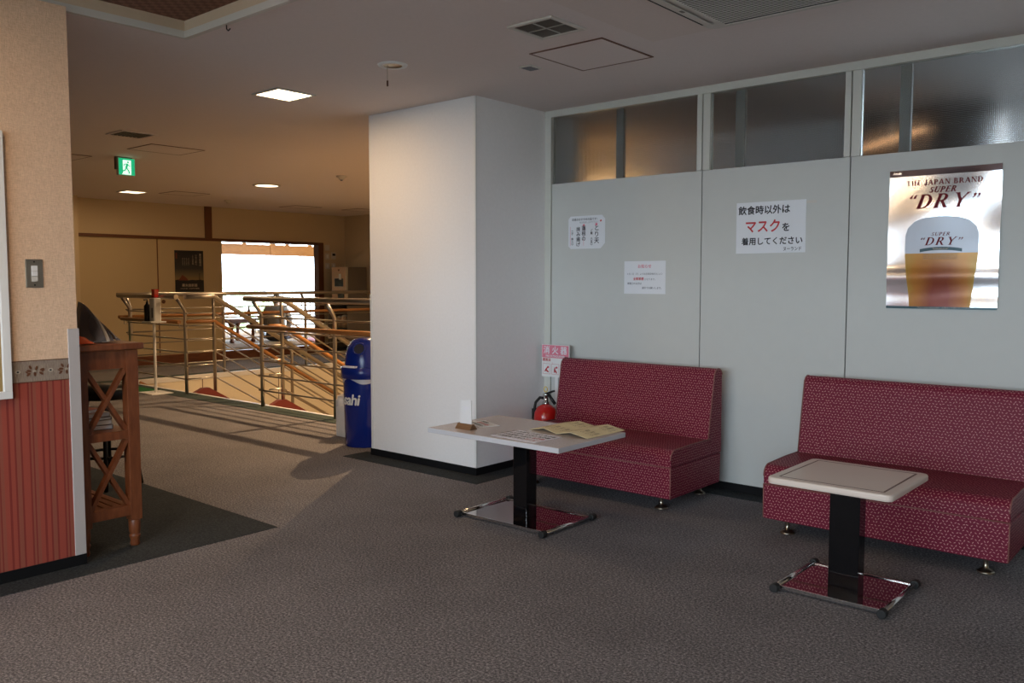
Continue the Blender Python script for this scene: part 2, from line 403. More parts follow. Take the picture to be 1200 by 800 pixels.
# stairwell shaft
struct(box('wall_well_far', 'well_wall', WELL[0]-.1, WELL[0]+.008, WELL[2]-.1, WELL[3]+.1, -3.0, -.06))
o = struct(box('wall_well_end', 'well_wall', WELL[0], WELL[1], WELL[3]-.008, WELL[3]+.1, -3.0, -.002))
struct(box('wall_well_near', 'well_wall', WELL[0], WELL[1], WELL[2]-.1, WELL[2], -3.0, -.06))
struct(box('wall_well_right', 'well_wall', WELL[1], WELL[1]+.1, WELL[2]-.1, WELL[3]+.1, -3.0, -.2))
struct(box('floor_lower', 'well_wall', WELL[0]-.2, WELL[1]+.2, WELL[2]-.2, WELL[3]+.2, -3.1, -3.0))
for y in (6.05, 7.25, 8.45): box('panel_joint', 'trim_brown', WELL[0]+.006, WELL[0]+.010, y-.005, y+.005, -3.0, -.06, bpy.data.objects['wall_well_far'])

# ceiling with the recess over the seating area
REC = (-3.946, 2.3, -2.4, 2.177)
ceil = struct(plate_with_holes([BX-.2, REC[0], REC[1], 3.3], [-3.4, REC[2], REC[3], SY+.2], [REC], ZC, ZC+.12).build('ceiling', 'ceiling'), 'matt pinkish grey ceiling')
RZ = ZC+.028
box('recess_ceiling', 'ajiro', REC[0]-.1, REC[1]+.1, REC[2]-.1, REC[3]+.1, RZ+.04, RZ+.08, ceil)
mb = MB()
for a in ((REC[0]-.02, REC[0]+.004, REC[2], REC[3]), (REC[1]-.004, REC[1]+.02, REC[2], REC[3]), (REC[0], REC[1], REC[3]-.004, REC[3]+.02), (REC[0], REC[1], REC[2]-.02, REC[2]+.004)): mb.box(*a, ZC, RZ+.045)
mb.build('recess_side', 'recess_side', ceil)
mb = MB(); e = .02
for a in ((REC[0]-e, REC[0]+.006, REC[2]-e, REC[3]+e), (REC[1]-.006, REC[1]+e, REC[2]-e, REC[3]+e), (REC[0], REC[1], REC[3]-.006, REC[3]+e), (REC[0], REC[1], REC[2]-e, REC[2]+.006)): mb.box(*a, ZC-.012, ZC+.02)
mb.build('recess_moulding', 'offwhite', ceil)
hk = MB().tube([(-3.60, REC[3]+.012, ZC-.012), (-3.60, REC[3]+.012, ZC-.03), (-3.585, REC[3]+.012, ZC-.04), (-3.57, REC[3]+.012, ZC-.033)], .003, 6).build('hook', 'black_metal', ceil)

# walls
wl = struct(box('wall_left', 'weave', LX-.12, LX, -3.2, LE, .932, ZC), 'partition with woven cream paper, border strip and red striped paper')
box('lower_paper', 'stripe', LX-.12, LX+.001, -3.2, LE, .05, .84, wl)
box('border_strip', 'border', LX-.12, LX+.003, -3.2, LE, .84, .932, wl)
bd = [o for o in COL.objects if o.name == 'border_strip'][0]
mb = MB()
for zz in (.8405, .9305): mb.box(LX, LX+.0042, -3.2, LE, zz-.0015, zz+.0015)
mb.build('border_line', 'trim_brown', bd)
FX = (Vector((LX+.0045, 0, .886)), Vector((0, 1, 0)), Vector((0, 0, 1)))
def blob(cx, cy, a, b, rot, n=8): return [(cx+math.cos(rot)*a*math.cos(t)-math.sin(rot)*b*math.sin(t), cy+math.sin(rot)*a*math.cos(t)+math.cos(rot)*b*math.sin(t)) for t in [2*PI*i/n for i in range(n)]]
for k in range(9):
    yc = 1.565-k*.13; mb = MB(); mw = MB()
    for i in range(7):
        t = i*2*PI/7+.3; r = .016 if i % 2 else .024
        mb.poly(blob(yc+r*math.cos(t)*1.35, r*math.sin(t)*.8, .010, .005, t), FX)
    mb.poly(blob(yc-.030, -.004, .008, .003, 2.6), FX); mb.poly(blob(yc+.034, .0, .008, .003, .5), FX)
    mb.build('flower_print', 'trim_brown', bd)
    mw.poly(blob(yc, 0, .008, .006, 0), FX); 
    mw.poly(blob(yc-.065, 0, .012, .009, .0, 6), FX); mw.build('flower_highlight', 'print_pale', bd)
    MB().poly(blob(yc-.065, 0, .005, .004, 0, 6), (FX[0]+Vector((.0004, 0, 0)), FX[1], FX[2])).build('flower_centre', 'ink', bd)
box('corner_guard', 'guard', LX-.125, LX+.006, LE-.042, LE+.006, .05, 1.06, wl, .002)
struct(box('baseboard_left', 'baseboard', LX-.126, LX+.006, -3.2, LE+.006, 0, .05))
# pillar
pil = struct(box('wall_pillar', 'white_wall', CXL, CX, CY, 5.15, BB, ZC), 'white papered pillar')
box('corner_strip', 'white', CXL-.004, CXL+.02, CY-.004, CY+.02, BB, 1.17, pil, .002)
box('corner_strip', 'white', CX-.012, CX+.002, CY-.002, CY+.012, BB, ZC, pil, .002)
struct(MB().box(CXL-.008, CX+.008, CY-.008, CY+.05, 0, BB).box(CX-.05, CX+.008, CY+.05, D-.008, 0, BB).box(CXL-.008, CXL+.05, CY+.05, 5.1, 0, BB).build('baseboard_pillar', 'baseboard'))
struct(box('wall_hall_right', 'cream_wall', CXL, CXL+.1, 5.15, SY, -.2, ZC))
# outer shell around the seating side
wr = struct(box('wall_front', 'cream_wall', BX, 3.2, WY-.2, WY, 0, WZ0), 'wall with the window band')
box('upper_wall', 'cream_wall', BX, 3.2, WY-.2, WY, WZ1, ZC, wr)
box('pier', 'cream_wall', BX, WX0, WY-.2, WY, WZ0, WZ1, wr); box('pier', 'cream_wall', WX1, 3.2, WY-.2, WY, WZ0, WZ1, wr)
nW = 5; ww = (WX1-WX0)/nW
for i in range(nW):
    x0 = WX0+i*ww; x1 = x0+ww; f = .035
    wn = struct(MB().box(x0, x0+f, WY-.12, WY-.06, WZ0, WZ1).box(x1-f, x1, WY-.12, WY-.06, WZ0, WZ1).box(x0+f, x1-f, WY-.12, WY-.06, WZ0, WZ0+f).box(x0+f, x1-f, WY-.12, WY-.06, WZ1-f, WZ1).box(x0+f, x1-f, WY-.11, WY-.07, 1.22, 1.25).build('window_%d' % (i+4), 'alum'))
    box('pane', 'pane', x0+f, x1-f, WY-.092, WY-.088, WZ0+f, WZ1-f, wn)
struct(box('wall_side', 'cream_wall', 3.2, 3.4, -3.4, SY, 0, ZC))
struct(box('wall_hall_side', 'cream_wall', BX, CXL, SY, SY+.2, -.2, ZC))

# ------------------------------------------------------------------ partition wall on the right
wR = struct(MB().box(CX, 3.2, D-.012, D+.045, 2.398, ZC).box(CX, -3.742, D-.010, D+.045, BB, 2.398).build('wall_right', 'alum'), 'pale grey partition of tall panels under a glazed strip')
J = [-3.742, -2.578, -1.687, -.79, .107, 1.004, 1.9, 3.2]
for a, b in zip(J[:-1], J[1:]): box('panel', 'panel', a+.003, b-.003, D, D+.03, BB, SILL-.002, wR, .001)
box('joint_backing', 'dark_gap', J[0], 3.2, D+.012, D+.045, BB+.01, SILL-.004, wR)
for jx in J[1:-1]:
    box('mullion', 'alum', jx-.037, jx-.004, D-.006, D+.045, SILL, 2.398, wR, .001)
    box('mullion', 'alum', jx+.002, jx+.048, D-.002, D+.045, SILL, 2.398, wR, .001)
edges = [(-3.742, J[1]-.037)]+[(J[i]+.048, J[i+1]-.037) for i in range(1, 6)]
stile = [.47, .21, .26, .3, .3, .3]
for i, (a, b) in enumerate(edges):
    wn = struct(box('window_%d' % (i+10) if i > 2 else 'window_%d' % (i+1), 'ribbed', a+.002, b-.002, D+.018, D+.024, SILL+.001, 2.397))
    wn['label'] = 'ribbed translucent glass strip above the panels'
    sx = a+(b-a)*stile[i]
    box('stile', 'stile', sx-.028, sx+.028, D+.05, D+.075, SILL+.001, 2.397, wn)
struct(box('baseboard_right', 'baseboard', CX, 3.2, D-.008, D+.03, 0, BB))
# room behind the glass strip
struct(box('floor_annex', 'carpet_dark', CXL+.1, 3.2, 5.15, 7.0, 0.0, .004))
wa = struct(box('wall_annex', 'white_wall', CXL+.1, -1.75, 6.4, 6.5, 0, ZC))
box('annex_pier', 'white_wall', .1, 3.2, 6.4, 6.5, 0, ZC, wa); box('annex_pier', 'white_wall', -1.75, .1, 6.4, 6.5, 0, 1.2, wa)
box('annex_post', 'white_wall', -1.25, -1.05, 6.35, 6.5, 1.2, ZC, wa); box('annex_head', 'white_wall', -1.75, .1, 6.4, 6.5, 2.36, ZC, wa)
struct(box('wall_annex_end', 'cream_wall', CXL+.1, -3.795, 5.15, 5.2, 0, ZC))
cu = tag(MB().grid(lambda u, v: (-2.2+.9*u, 6.28+.02*math.sin(u*40), .006+2.434*v), 60, 4).build('curtain', 'dispenser_side'), 'dark curtain hanging behind the ribbed glass strip', 'curtain')
cu.modifiers.new('solid', 'SOLIDIFY').thickness = .004
o = thing('wall_lamp', (-4.3, 6.4, 2.0), 'amber wall lamp glowing behind the ribbed glass strip', 'lamp')
MB().lathe([(.0, -.09), (.06, -.08), (.075, 0), (.06, .08), (0, .09)], (0, -.09, 0), 16).build('shade', 'lamp_amber', o); box('bracket', 'alum', -.02, .02, -.03, 0, -.05, .05, o)

o = thing('beam_reflection_glow', (-1.78, 5.75, 2.15), 'added glowing strip imitating a lit beam reflected in the ribbed glass near the poster', 'lamp', None, .0)  # no real lamp: added glow in place of a reflected lit beam
MB().tube([(-.20, 0, -.03), (.20, 0, .06)], .013, 10).build('tube', 'beam_glow', o); box('hanger', 'alum', -.01, .01, -.01, .01, .01, ZC-2.15, o)

# ------------------------------------------------------------------ back wall of the hall, with the raised room behind
OY0, OY1, OZ, FZ = 7.52, 9.40, 1.90, .13
wb = struct(box('wall_back', 'cream_wall', BX-.12, BX, 5.15, SY, 1.945, ZC), 'cream wall over sliding panels')
box('wall_pier', 'cream_wall', BX-.12, BX, 9.51, SY, 0, 1.945, wb)
struct(box('wall_back_side', 'cream_wall', BX-.12, BX, -3.2, 5.15, 0, ZC))
struct(box('wall_pilaster', 'cream_wall', BX, BX+.30, 4.6, 5.16, 0, ZC))
struct(box('trim_1', 'trim_brown', BX-.12, BX+.02, 5.15, 9.51, 1.90, 1.945))
struct(box('trim_2', 'trim_brown', BX-.12, BX+.018, 7.225, 7.345, 1.945, ZC))
struct(box('trim_3', 'trim_brown', BX-.12, BX+.02, 9.40, 9.51, FZ, 1.90))
struct(box('trim_4', 'wood_dark', BX-.02, BX+.06, 5.15, SY, 0, FZ), 'long dark wooden step edge')
for i, (a, b) in enumerate(((5.155, 6.43), (6.445, 7.52))):
    d = struct(box('door_%d' % (i+1), 'fusuma', BX-.05, BX-.005, a, b, FZ, 1.90), 'cream paper sliding panel')
    MB().lathe([(.03, 0), (.03, .006), (.022, .003)], (0, 0, 0), 16).build('finger_pull', 'trim_brown', d).matrix_local = Matrix.Translation((BX-.004, a+.07 if i else b-.07, .95)) @ Matrix.Rotation(PI/2, 4, 'Y')
struct(box('trim_5', 'trim_brown', BX-.05, BX, 6.43, 6.445, FZ, 1.90))
FXW = -17.5
fr_ = struct(box('floor_raised', 'tatami', FXW, BX-.02, 5.15, 14.5, 0, FZ), 'straw coloured raised floor')
for yy in (7.9, 8.8, 9.7, 10.6, 11.5, 12.4): box('mat_edge', 'trim_brown', FXW, BX-.02, yy-.015, yy+.015, FZ-.005, FZ+.002, fr_)
struct(box('ceiling_raised', 'ceiling', FXW-.2, BX, 5.15, 14.7, ZC, ZC+.1))
struct(box('wall_raised_side', 'cream_wall', FXW, BX-.12, 14.5, 14.7, 0, ZC)); struct(box('wall_raised_near', 'cream_wall', FXW, BX-.12, 5.05, 5.15, 0, ZC))
wf = struct(MB().box(FXW-.1, FXW, 5.15, 14.5, 2.24, ZC).box(FXW-.1, FXW, 5.15, 9.3, 0, 2.24).box(FXW-.1, FXW, 13.9, 14.5, 0, 2.24).build('wall_far', 'cream_wall'))
wn = struct(MB().box(FXW-.09, FXW-.01, 9.3, 13.9, 2.08, 2.105).box(FXW-.09, FXW-.01, 9.3, 13.9, 1.86, 1.885).box(FXW-.08, FXW-.02, 11.68, 11.82, 1.86, 2.24).box(FXW-.07, FXW-.03, 10.95, 11.05, 2.1, 2.24).box(FXW-.07, FXW-.03, 12.1, 12.2, 2.1, 2.24).box(FXW-.07, FXW-.03, 12.75, 12.85, 2.1, 2.24).build('window_20', 'wood_board'), 'wide bright window with a wooden transom')
box('transom_board', 'wood_board', FXW-.06, FXW-.04, 9.3, 13.9, 1.885, 2.08, wn)
box('pane', 'pane', FXW-.052, FXW-.048, 9.3, 13.9, FZ, 1.86, wn)

# small plates right of the opening
for k, (y, z, sy, sz) in enumerate(((9.60, 1.862, .105, .10), (9.60, 1.705, .10, .11), (9.74, 1.72, .10, .12), (9.60, 1.535, .10, .11), (9.735, 1.535, .09, .11))):
    t = thing('wall_plate', (BX, y, z), ['blank pale plate, topmost of the five on the cream wall by the opening', 'switch plate under the blank plate on the cream wall', 'thermostat with a dark display on the cream wall', 'switch plate, lowest of the column beside the brown jamb', 'small switch plate under the thermostat'][k], ['plate', 'switch', 'thermostat', 'switch', 'switch'][k], 'plates on the cream wall')
    box('plate', 'offwhite', 0, .012, -sy/2, sy/2, -sz/2, sz/2, t, .003)
    if k == 2: box('display', 'glass_dark', .012, .014, -.03, .035, .0, .04, t)
    elif k: box('rocker', 'white', .012, .016, -.02, .02, -.03, .03, t)


# ------------------------------------------------------------------ sofas
def make_sofa(x0, x1, label):
    W = x1-x0; t = thing('bench_sofa', ((x0+x1)/2, 4.07, 0), label, 'sofa', 'maroon bench sofas along the partition')
    h = W/2
    # local: x -h..h, y 0 (front) .. .59 (rear)
    MB().extr([(0.0, .075), (.575, .075), (.585, .25), (.0, .25)], -h, h).build('base', 'uphol', t, .008)
    seat = [(.0, .252)]
    for i in range(9): a = PI-(PI/2)*i/8; seat.append((.055+.055*math.cos(a)-.012*math.sin(a*1)*0, .292+.055*math.sin(a)))
    seat += [(.25, .352), (.45, .350), (.47, .252)]
    MB().extr(seat, -h, h).build('seat_cushion', 'uphol', t, .006)
    back = [(.425, .345), (.487, .70)]
    for i in range(7): a = PI-(PI)*i/6*.92; back.append((.537+.050*math.cos(a), .707+.050*math.sin(a)))
    back += [(.59, .252), (.470, .252)]
    MB().extr(back, -h, h).build('backrest', 'uphol', t, .007)
    for sx in (-1, 1):
        X = sx*(h-.002)
        p = MB(); p.tube([(X, y, z) for y, z in seat[1:-1]], .0035, 6); p.build('piping', 'piping', t)
        p = MB(); p.tube([(X, y, z) for y, z in back[:-2]], .0035, 6); p.build('piping', 'piping', t)
        p = MB(); p.tube([(X, .001, .08), (X, .001, .25)], .003, 6); p.build('piping', 'piping', t)
        for y in (.075, .515):
            MB().lathe([(.036, 0), (.036, .006), (.028, .012), (.012, .022), (.011, .05), (.016, .062), (.018, .076)], (sx*(h-.10), y, 0), 20).build('foot', 'brass', t)
    p = MB(); p.tube([(-h, .001, .251), (h, .001, .251)], .003, 6); p.build('piping', 'piping', t)
    return t
make_sofa(-3.49, -2.362, 'maroon patterned bench sofa beside the fire extinguisher')
make_sofa(-1.83, -.732, 'maroon patterned bench sofa standing under the silver beer poster')

# ------------------------------------------------------------------ tables
def rounded_rect(hx, hy, r, n=6):
    pts = []
    for cx, cy, a0 in ((hx-r, hy-r, 0), (-hx+r, hy-r, PI/2), (-hx+r, -hy+r, PI), (hx-r, -hy+r, 1.5*PI)):
        for i in range(n+1): a = a0+PI/2*i/n; pts.append((cx+r*math.cos(a), cy+r*math.sin(a)))
    return pts
def pedestal(t, cw, cd_, ztop, bx, by):
    box('column', 'black_gloss', -cw/2, cw/2, -cd_/2, cd_/2, .02, ztop, t, .002)
    box('base_plate', 'mirror_plate', -bx/2+.012, bx/2-.012, -by/2+.03, by/2-.03, .012, .020, t)
    for s in (-1, 1):
        MB().tube([(s*bx/2, -by/2+.02, .02), (s*bx/2, by/2-.02, .02)], .0105, 12).build('side_bar', 'chrome', t)
        box('edge_bar', 'chrome', -bx/2, bx/2, s*(by/2-.03)-.004, s*(by/2-.03)+.004, .008, .024, t, .001)
        for q in (-1, 1): MB().tube([(s*bx/2, q*(by/2-.024), .018), (s*bx/2, q*(by/2+.012), .018)], .018, 14).build('rubber_cap', 'rubber', t, .003)
    box('top_bracket', 'black_metal', -.16, .16, -.14, .14, ztop-.008, ztop, t)
t1 = thing('pedestal_table', (-2.905, 3.482, 0), 'rectangular pedestal table with speckled top and menus laid on it', 'table')
pedestal(t1, .092, .085, .452, .585, .435)
box('table_top', 'laminate', -.445, .445, -.285, .285, .4525, .48, t1, .003)
mb = MB(); q = .0012
for a in ((-.445-q, .445+q, -.285-q, -.284), (-.445-q, .445+q, .284, .285+q), (-.445-q, -.444, -.285, .285), (.444, .445+q, -.285, .285)): mb.box(*a, .4545, .478)
mb.build('edge_band', 'lam_edge', t1)
t2 = thing('pedestal_table', (-1.219, 3.525, 0), 'small square pedestal table with cream top and thin brown inlay', 'table')
pedestal(t2, .122, .07, .452, .425, .43)
MB().poly(rounded_rect(.245, .245, .03), ((0, 0, .48), (1, 0, 0), (0, 1, 0)), .028).build('table_top', 'cream_top', t2, .008, 3)
mb = MB()
for a in ((-.205, .205, -.207, -.201), (-.205, .205, .201, .207), (-.207, -.201, -.205, .205), (.199, .207, -.207, .207)): mb.box(*a, .479, .4806)
mb.build('inlay', 'inlay', t2)

# things on the first table
Z1 = .48
c = thing('card_stand', (-3.165, 3.30, Z1), 'white table card standing in a brown wooden block', 'card')
MB().extr([(-.03, 0), (.03, 0), (.008, .028), (-.008, .028)], -.055, .055).build('wooden_block', 'wood_block', c, .002)
cc = box('card', 'acrylic', -.042, .042, -.002, .002, .02, .155, c); lettering('ご案内', .018, 'pale_print', cc, ((0, -.0024, .11), (1, 0, 0), (0, 0, 1)))
def sheet(name, cx, cy, wd, dp, rz, mat, label, cat, lines, z=Z1, grp=None):
    t = thing(name, (cx, cy, z), label, cat, grp, rz)
    box('sheet', mat, -wd/2, wd/2, -dp/2, dp/2, .0004, .0016, t)
    for body, size, ink, x, y in lines: lettering(body, size, ink, t, ((x, y, .0021), (1, 0, 0), (0, 1, 0)), bold=.0004)
    return t
sheet('paper_slip', -3.20, 3.47, .20, .12, -.42, 'paper', 'small white paper slip with red and black writing beside the card stand', 'paper',
      [('本日の', .026, 'ink', -.045, .033), ('おすすめ', .034, 'red_ink', 0, 0), ('定食あります', .022, 'ink', .0, -.036)])
random.seed(3)
ln = []
for i in range(4):
    ln.append((random.choice(['とり天定食', 'ちゃんぽん', '皿うどん', 'カツ丼定食', 'カレー', 'うどん', 'ラーメン'])+' '+random.choice(['八五〇', '七〇〇', '六五〇']), .026, 'ink', -.06, .072-i*.046))
    ln.append((random.choice(['コーヒー', 'アイス', 'お子様']), .026, 'red_ink' if i > 1 else 'ink', .10, .068-i*.044))
sheet('menu_sheet', -2.775, 3.335, .30, .21, -.05, 'pale_print', 'laminated pale lilac menu sheet lying along the table edge', 'menu', ln)
t = thing('folded_menu', (-2.69, 3.655, Z1), 'beige fold-out menu lying open in zigzag panels', 'menu', None, -.02)
hts = [.003, .019, .004, .022, .003]; xs_ = [-.195, -.10, .0, .09, .2]
for k in range(4):
    a, b, ha, hb = xs_[k], xs_[k+1], hts[k], hts[k+1]; sk = .02*k
    p = MB().add([(a, -.155-.02*(k > 1), ha), (b, -.155-.02*(k > 0), hb), (b, .155, hb), (a, .155, ha), (a, -.155-.02*(k > 1), ha-.002), (b, -.155-.02*(k > 0), hb-.002), (b, .155, hb-.002), (a, .155, ha-.002)], [(0, 1, 2, 3), (7, 6, 5, 4), (0, 4, 5, 1), (1, 5, 6, 2), (2, 6, 7, 3), (3, 7, 4, 0)]).build('menu_panel', 'menu_paper', t)
    mid = lambda x: ha+(hb-ha)*(x-a)/(b-a)
    for i, tx in enumerate(['麺類', '御飯物', '一品', '飲物', '甘味', '酒類']):
        xx = (a+b)/2-.03+.03*(i % 3); yy = .08-.16*(i//3)
        lettering('\n'.join(tx+'一〇'), .019, 'trim_brown', p, ((0, 0, 0), (1, 0, 0), (0, 1, 0)), fn=lambda x, y, k, xx=xx, yy=yy, mid=mid: Vector((xx+x, yy+y, mid(xx+x)+.0012)))

# ------------------------------------------------------------------ papers and poster on the partition
PF = D-.0025
def wallpaper_sheet(name, x0, x1, z0, z1, mat, label, cat, tilt=0., cut=None, thick=.0012):
    cx, cz = (x0+x1)/2, (z0+z1)/2; t = thing(name, (cx, PF, cz), label, cat); t.rotation_euler = (0, tilt, 0)
    w_, h_ = (x1-x0)/2, (z1-z0)/2; c_ = cut or [0, 0, 0, 0]
    pts = []
    for (sx, sy), q in zip(((-1, -1), (1, -1), (1, 1), (-1, 1)), c_):
        if q: 
            e1, e2 = ((sx*w_, sy*(h_-q)), (sx*(w_-q), sy*h_)); pts += [e1, e2] if sx*sy > 0 else [e2, e1]
        else: pts.append((sx*w_, sy*h_))
    MB().poly(pts, ((0, 0, 0), (1, 0, 0), (0, 0, 1)), -.0 or thick).build('paper_sheet', mat, t); return t
def wl_(t, body, size, ink, x, z, **kw): return lettering(body, size, ink, t, ((x, -.0008, z), (1, 0, 0), (0, 0, 1)), **kw)
t = wallpaper_sheet('mask_notice', -2.346, -1.925, 1.432, 1.729, 'paper', 'white notice with bold black lines and large red katakana', 'notice')
wl_(t, '飲食時以外は', .053, 'ink', -.04, .098, bold=.0013); wl_(t, 'マスク', .079, 'red_ink', -.045, .002, bold=.002, xs=.94); wl_(t, 'を', .052, 'ink', .095, -.006, bold=.0013)
wl_(t, '着用してください', .0465, 'ink', .01, -.082, bold=.0012); wl_(t, 'ヌーランド', .026, 'ink', .135, -.128, bold=.0003, xs=.85)
box('tape', 'offwhite', .212, .27, -.0005, .0008, .125, .14, t)
t = wallpaper_sheet('announcement_notice', -3.133, -2.823, 1.187, 1.398, 'paper', 'plain white typed notice with a small red heading', 'notice')
wl_(t, 'お知らせ', .026, 'pink_ink', 0, .07, bold=.0003); wl_(t, '４月１日（月）より改定健康増進法により', .0142, 'grey_ink', 0, .022)
wl_(t, '全館禁煙', .020, 'red_ink', -.045, -.010, bold=.0005); wl_(t, 'となります。', .0155, 'grey_ink', .045, -.012)
wl_(t, '喫煙される方は', .0155, 'grey_ink', -.075, -.040, bold=.0002); wl_(t, '屋外でお願いします。', .0155, 'grey_ink', .06, -.068, bold=.0002)
t = wallpaper_sheet('handwritten_menu', -3.592, -3.288, 1.488, 1.710, 'paper', 'white brush-written dish notice with trimmed corners', 'notice', 0, [.02, .035, .025, .02])
wl_(t, '店長のおすすめの品です！', .0185, 'ink', -.01, .086, bold=.0002); wl_(t, 'ぜひお召し上がり下さい', .014, 'grey_ink', .02, .066)
MB().poly(blob(.082, .05, .010, .010, 0, 12), ((0, -.0007, 0), (1, 0, 0), (0, 0, 1))).build('red_dot', 'pink_ink', t); MB().poly(blob(-.022, .047, .009, .009, 0, 12), ((0, -.0007, 0), (1, 0, 0), (0, 0, 1))).build('red_dot', 'pink_ink', t)
MB().poly(blob(.118, .073, .008, .006, .3, 8), ((0, -.0007, 0), (1, 0, 0), (0, 0, 1))).build('red_dot', 'red_ink', t)
for s_, x, z, sz in (('と\nり\n天', .085, -.018, .042), ('蓮\n根\nの', -.022, -.01, .035), ('挟\nみ\n揚\nげ', -.068, -.032, .034), ('二\nケ\n　\n四\n八\n〇', -.118, -.036, .017), ('ご\n飯\n　\n八\n五\n〇', .043, -.036, .018)): wl_(t, s_, sz, 'ink', x, z, bold=.0006)
for px_ in ((-.1, 0), (.012, .0)): box('red_line', 'pink_ink', px_[0]-.036, px_[0]-.034, -.0009, -.0007, -.09, .04, t)
# silver poster: a buckled foil sheet
PX0, PX1, PZ0, PZ1 = -1.476, -.951, 1.128, 1.843
PW, PH = (PX1-PX0), (PZ1-PZ0)
def foil(x, z, off=0.):
    u, v = x/PW+.5, z/PH+.5
    d = .012 + .006*math.sin(3.0*v+1.2*u) + .0035*math.sin(9.0*v+2.5*u+.6)*(.4+.6*u) + .0022*math.sin(14*v-5*u) + .018*max(0, u-.72)*max(0, v-.80)*10 - .004*math.cos(2*PI*u)
    d += .0030*math.exp(-((v-.235)/.05)**2)*4*.6 - .0030*math.exp(-((v-.10)/.05)**2)
    return Vector((x, -max(.003, d)-off, z))
t = thing('beer_poster', ((PX0+PX1)/2, D-.001, (PZ0+PZ1)/2), 'silver foil beer poster with a glass of beer and dark red lettering', 'poster')
po = MB().grid(lambda u, v: foil((u-.5)*PW, (v-.5)*PH), 64, 96).build('foil_sheet', 'foil', t)
MB().grid(lambda u, v: foil((u-.5)*PW, (v*.045+.955)*PH-.5*PH, .0006), 30, 4).build('dark_band', 'band_ink', t)
def glass_w(s):   # half-width of the printed glass, s 0 bottom..1 top
    pts = [(0, .137), (.12, .141), (.30, .150), (.48, .161), (.62, .166), (.80, .164), (.88, .153), (.95, .122), (.985, .08), (1, .02)]
    for (a, wa_), (b, wb_) in zip(pts[:-1], pts[1:]):
        if a <= s <= b: return 1.05*(wa_+(wb_-wa_)*(s-a)/(b-a))
    return .02
GH = .468; GZ = -PH/2+.004; GX = -.002
def gl_(s0, s1, off): return lambda u, v: foil(GX+(2*u-1)*glass_w(s0+(s1-s0)*v), GZ+GH*(s0+(s1-s0)*v), off)
MB().grid(gl_(0, .62, .0008), 24, 30).build('printed_beer', 'beer', t)
MB().grid(gl_(.60, 1, .0009), 24, 30).build('printed_foam', 'foam', t)
MB().grid(lambda u, v: foil(GX-.10+.20*u, GZ+GH*.612+.016*v+.010*(1-(2*u-1)**2), .0016), 16, 2).build('printed_band', 'teal_ink', t)
MB().grid(lambda u, v: foil((u-.5)*PW, -PH/2+.012*v, .0014), 30, 2).build('printed_foot', 'teal_ink', t)
fnp = lambda cx, cz, off=.0028: (lambda x, y, k=0: foil(cx+x, cz+y, off+.0002*k))
DUM = ((0, 0, 0), (1, 0, 0), (0, 0, 1))
# a small serif alphabet, drawn stroke by stroke (unit height)
def ring(cx, cy, rx, ry, a0, a1, thick, thin, n=12):
    out = []
    for i in range(n):
        q = []
        for tt in (a0+(a1-a0)*i/n, a0+(a1-a0)*(i+1)/n):
            k = thin+(thick-thin)*abs(math.cos(tt))
            q.append(((cx+rx*math.cos(tt), cy+ry*math.sin(tt)), (cx+(rx-k)*math.cos(tt), cy+(ry-min(k, thin*1.3))*math.sin(tt))))
        out.append([q[0][0], q[1][0], q[1][1], q[0][1]])
    return out
def R_(x0, x1, y0, y1): return [(x0, y0), (x1, y0), (x1, y1), (x0, y1)]
def L_(x0, y0, x1, y1, w): return [(x0-w/2, y0), (x0+w/2, y0), (x1+w/2, y1), (x1-w/2, y1)]
TK, TN, SF = .17, .07, .05
def stem(x, y0=0, y1=1, w=TK): return [R_(x, x+w, y0, y1), R_(x-.06, x+w+.06, y0, y0+SF), R_(x-.06, x+w+.06, y1-SF, y1)]
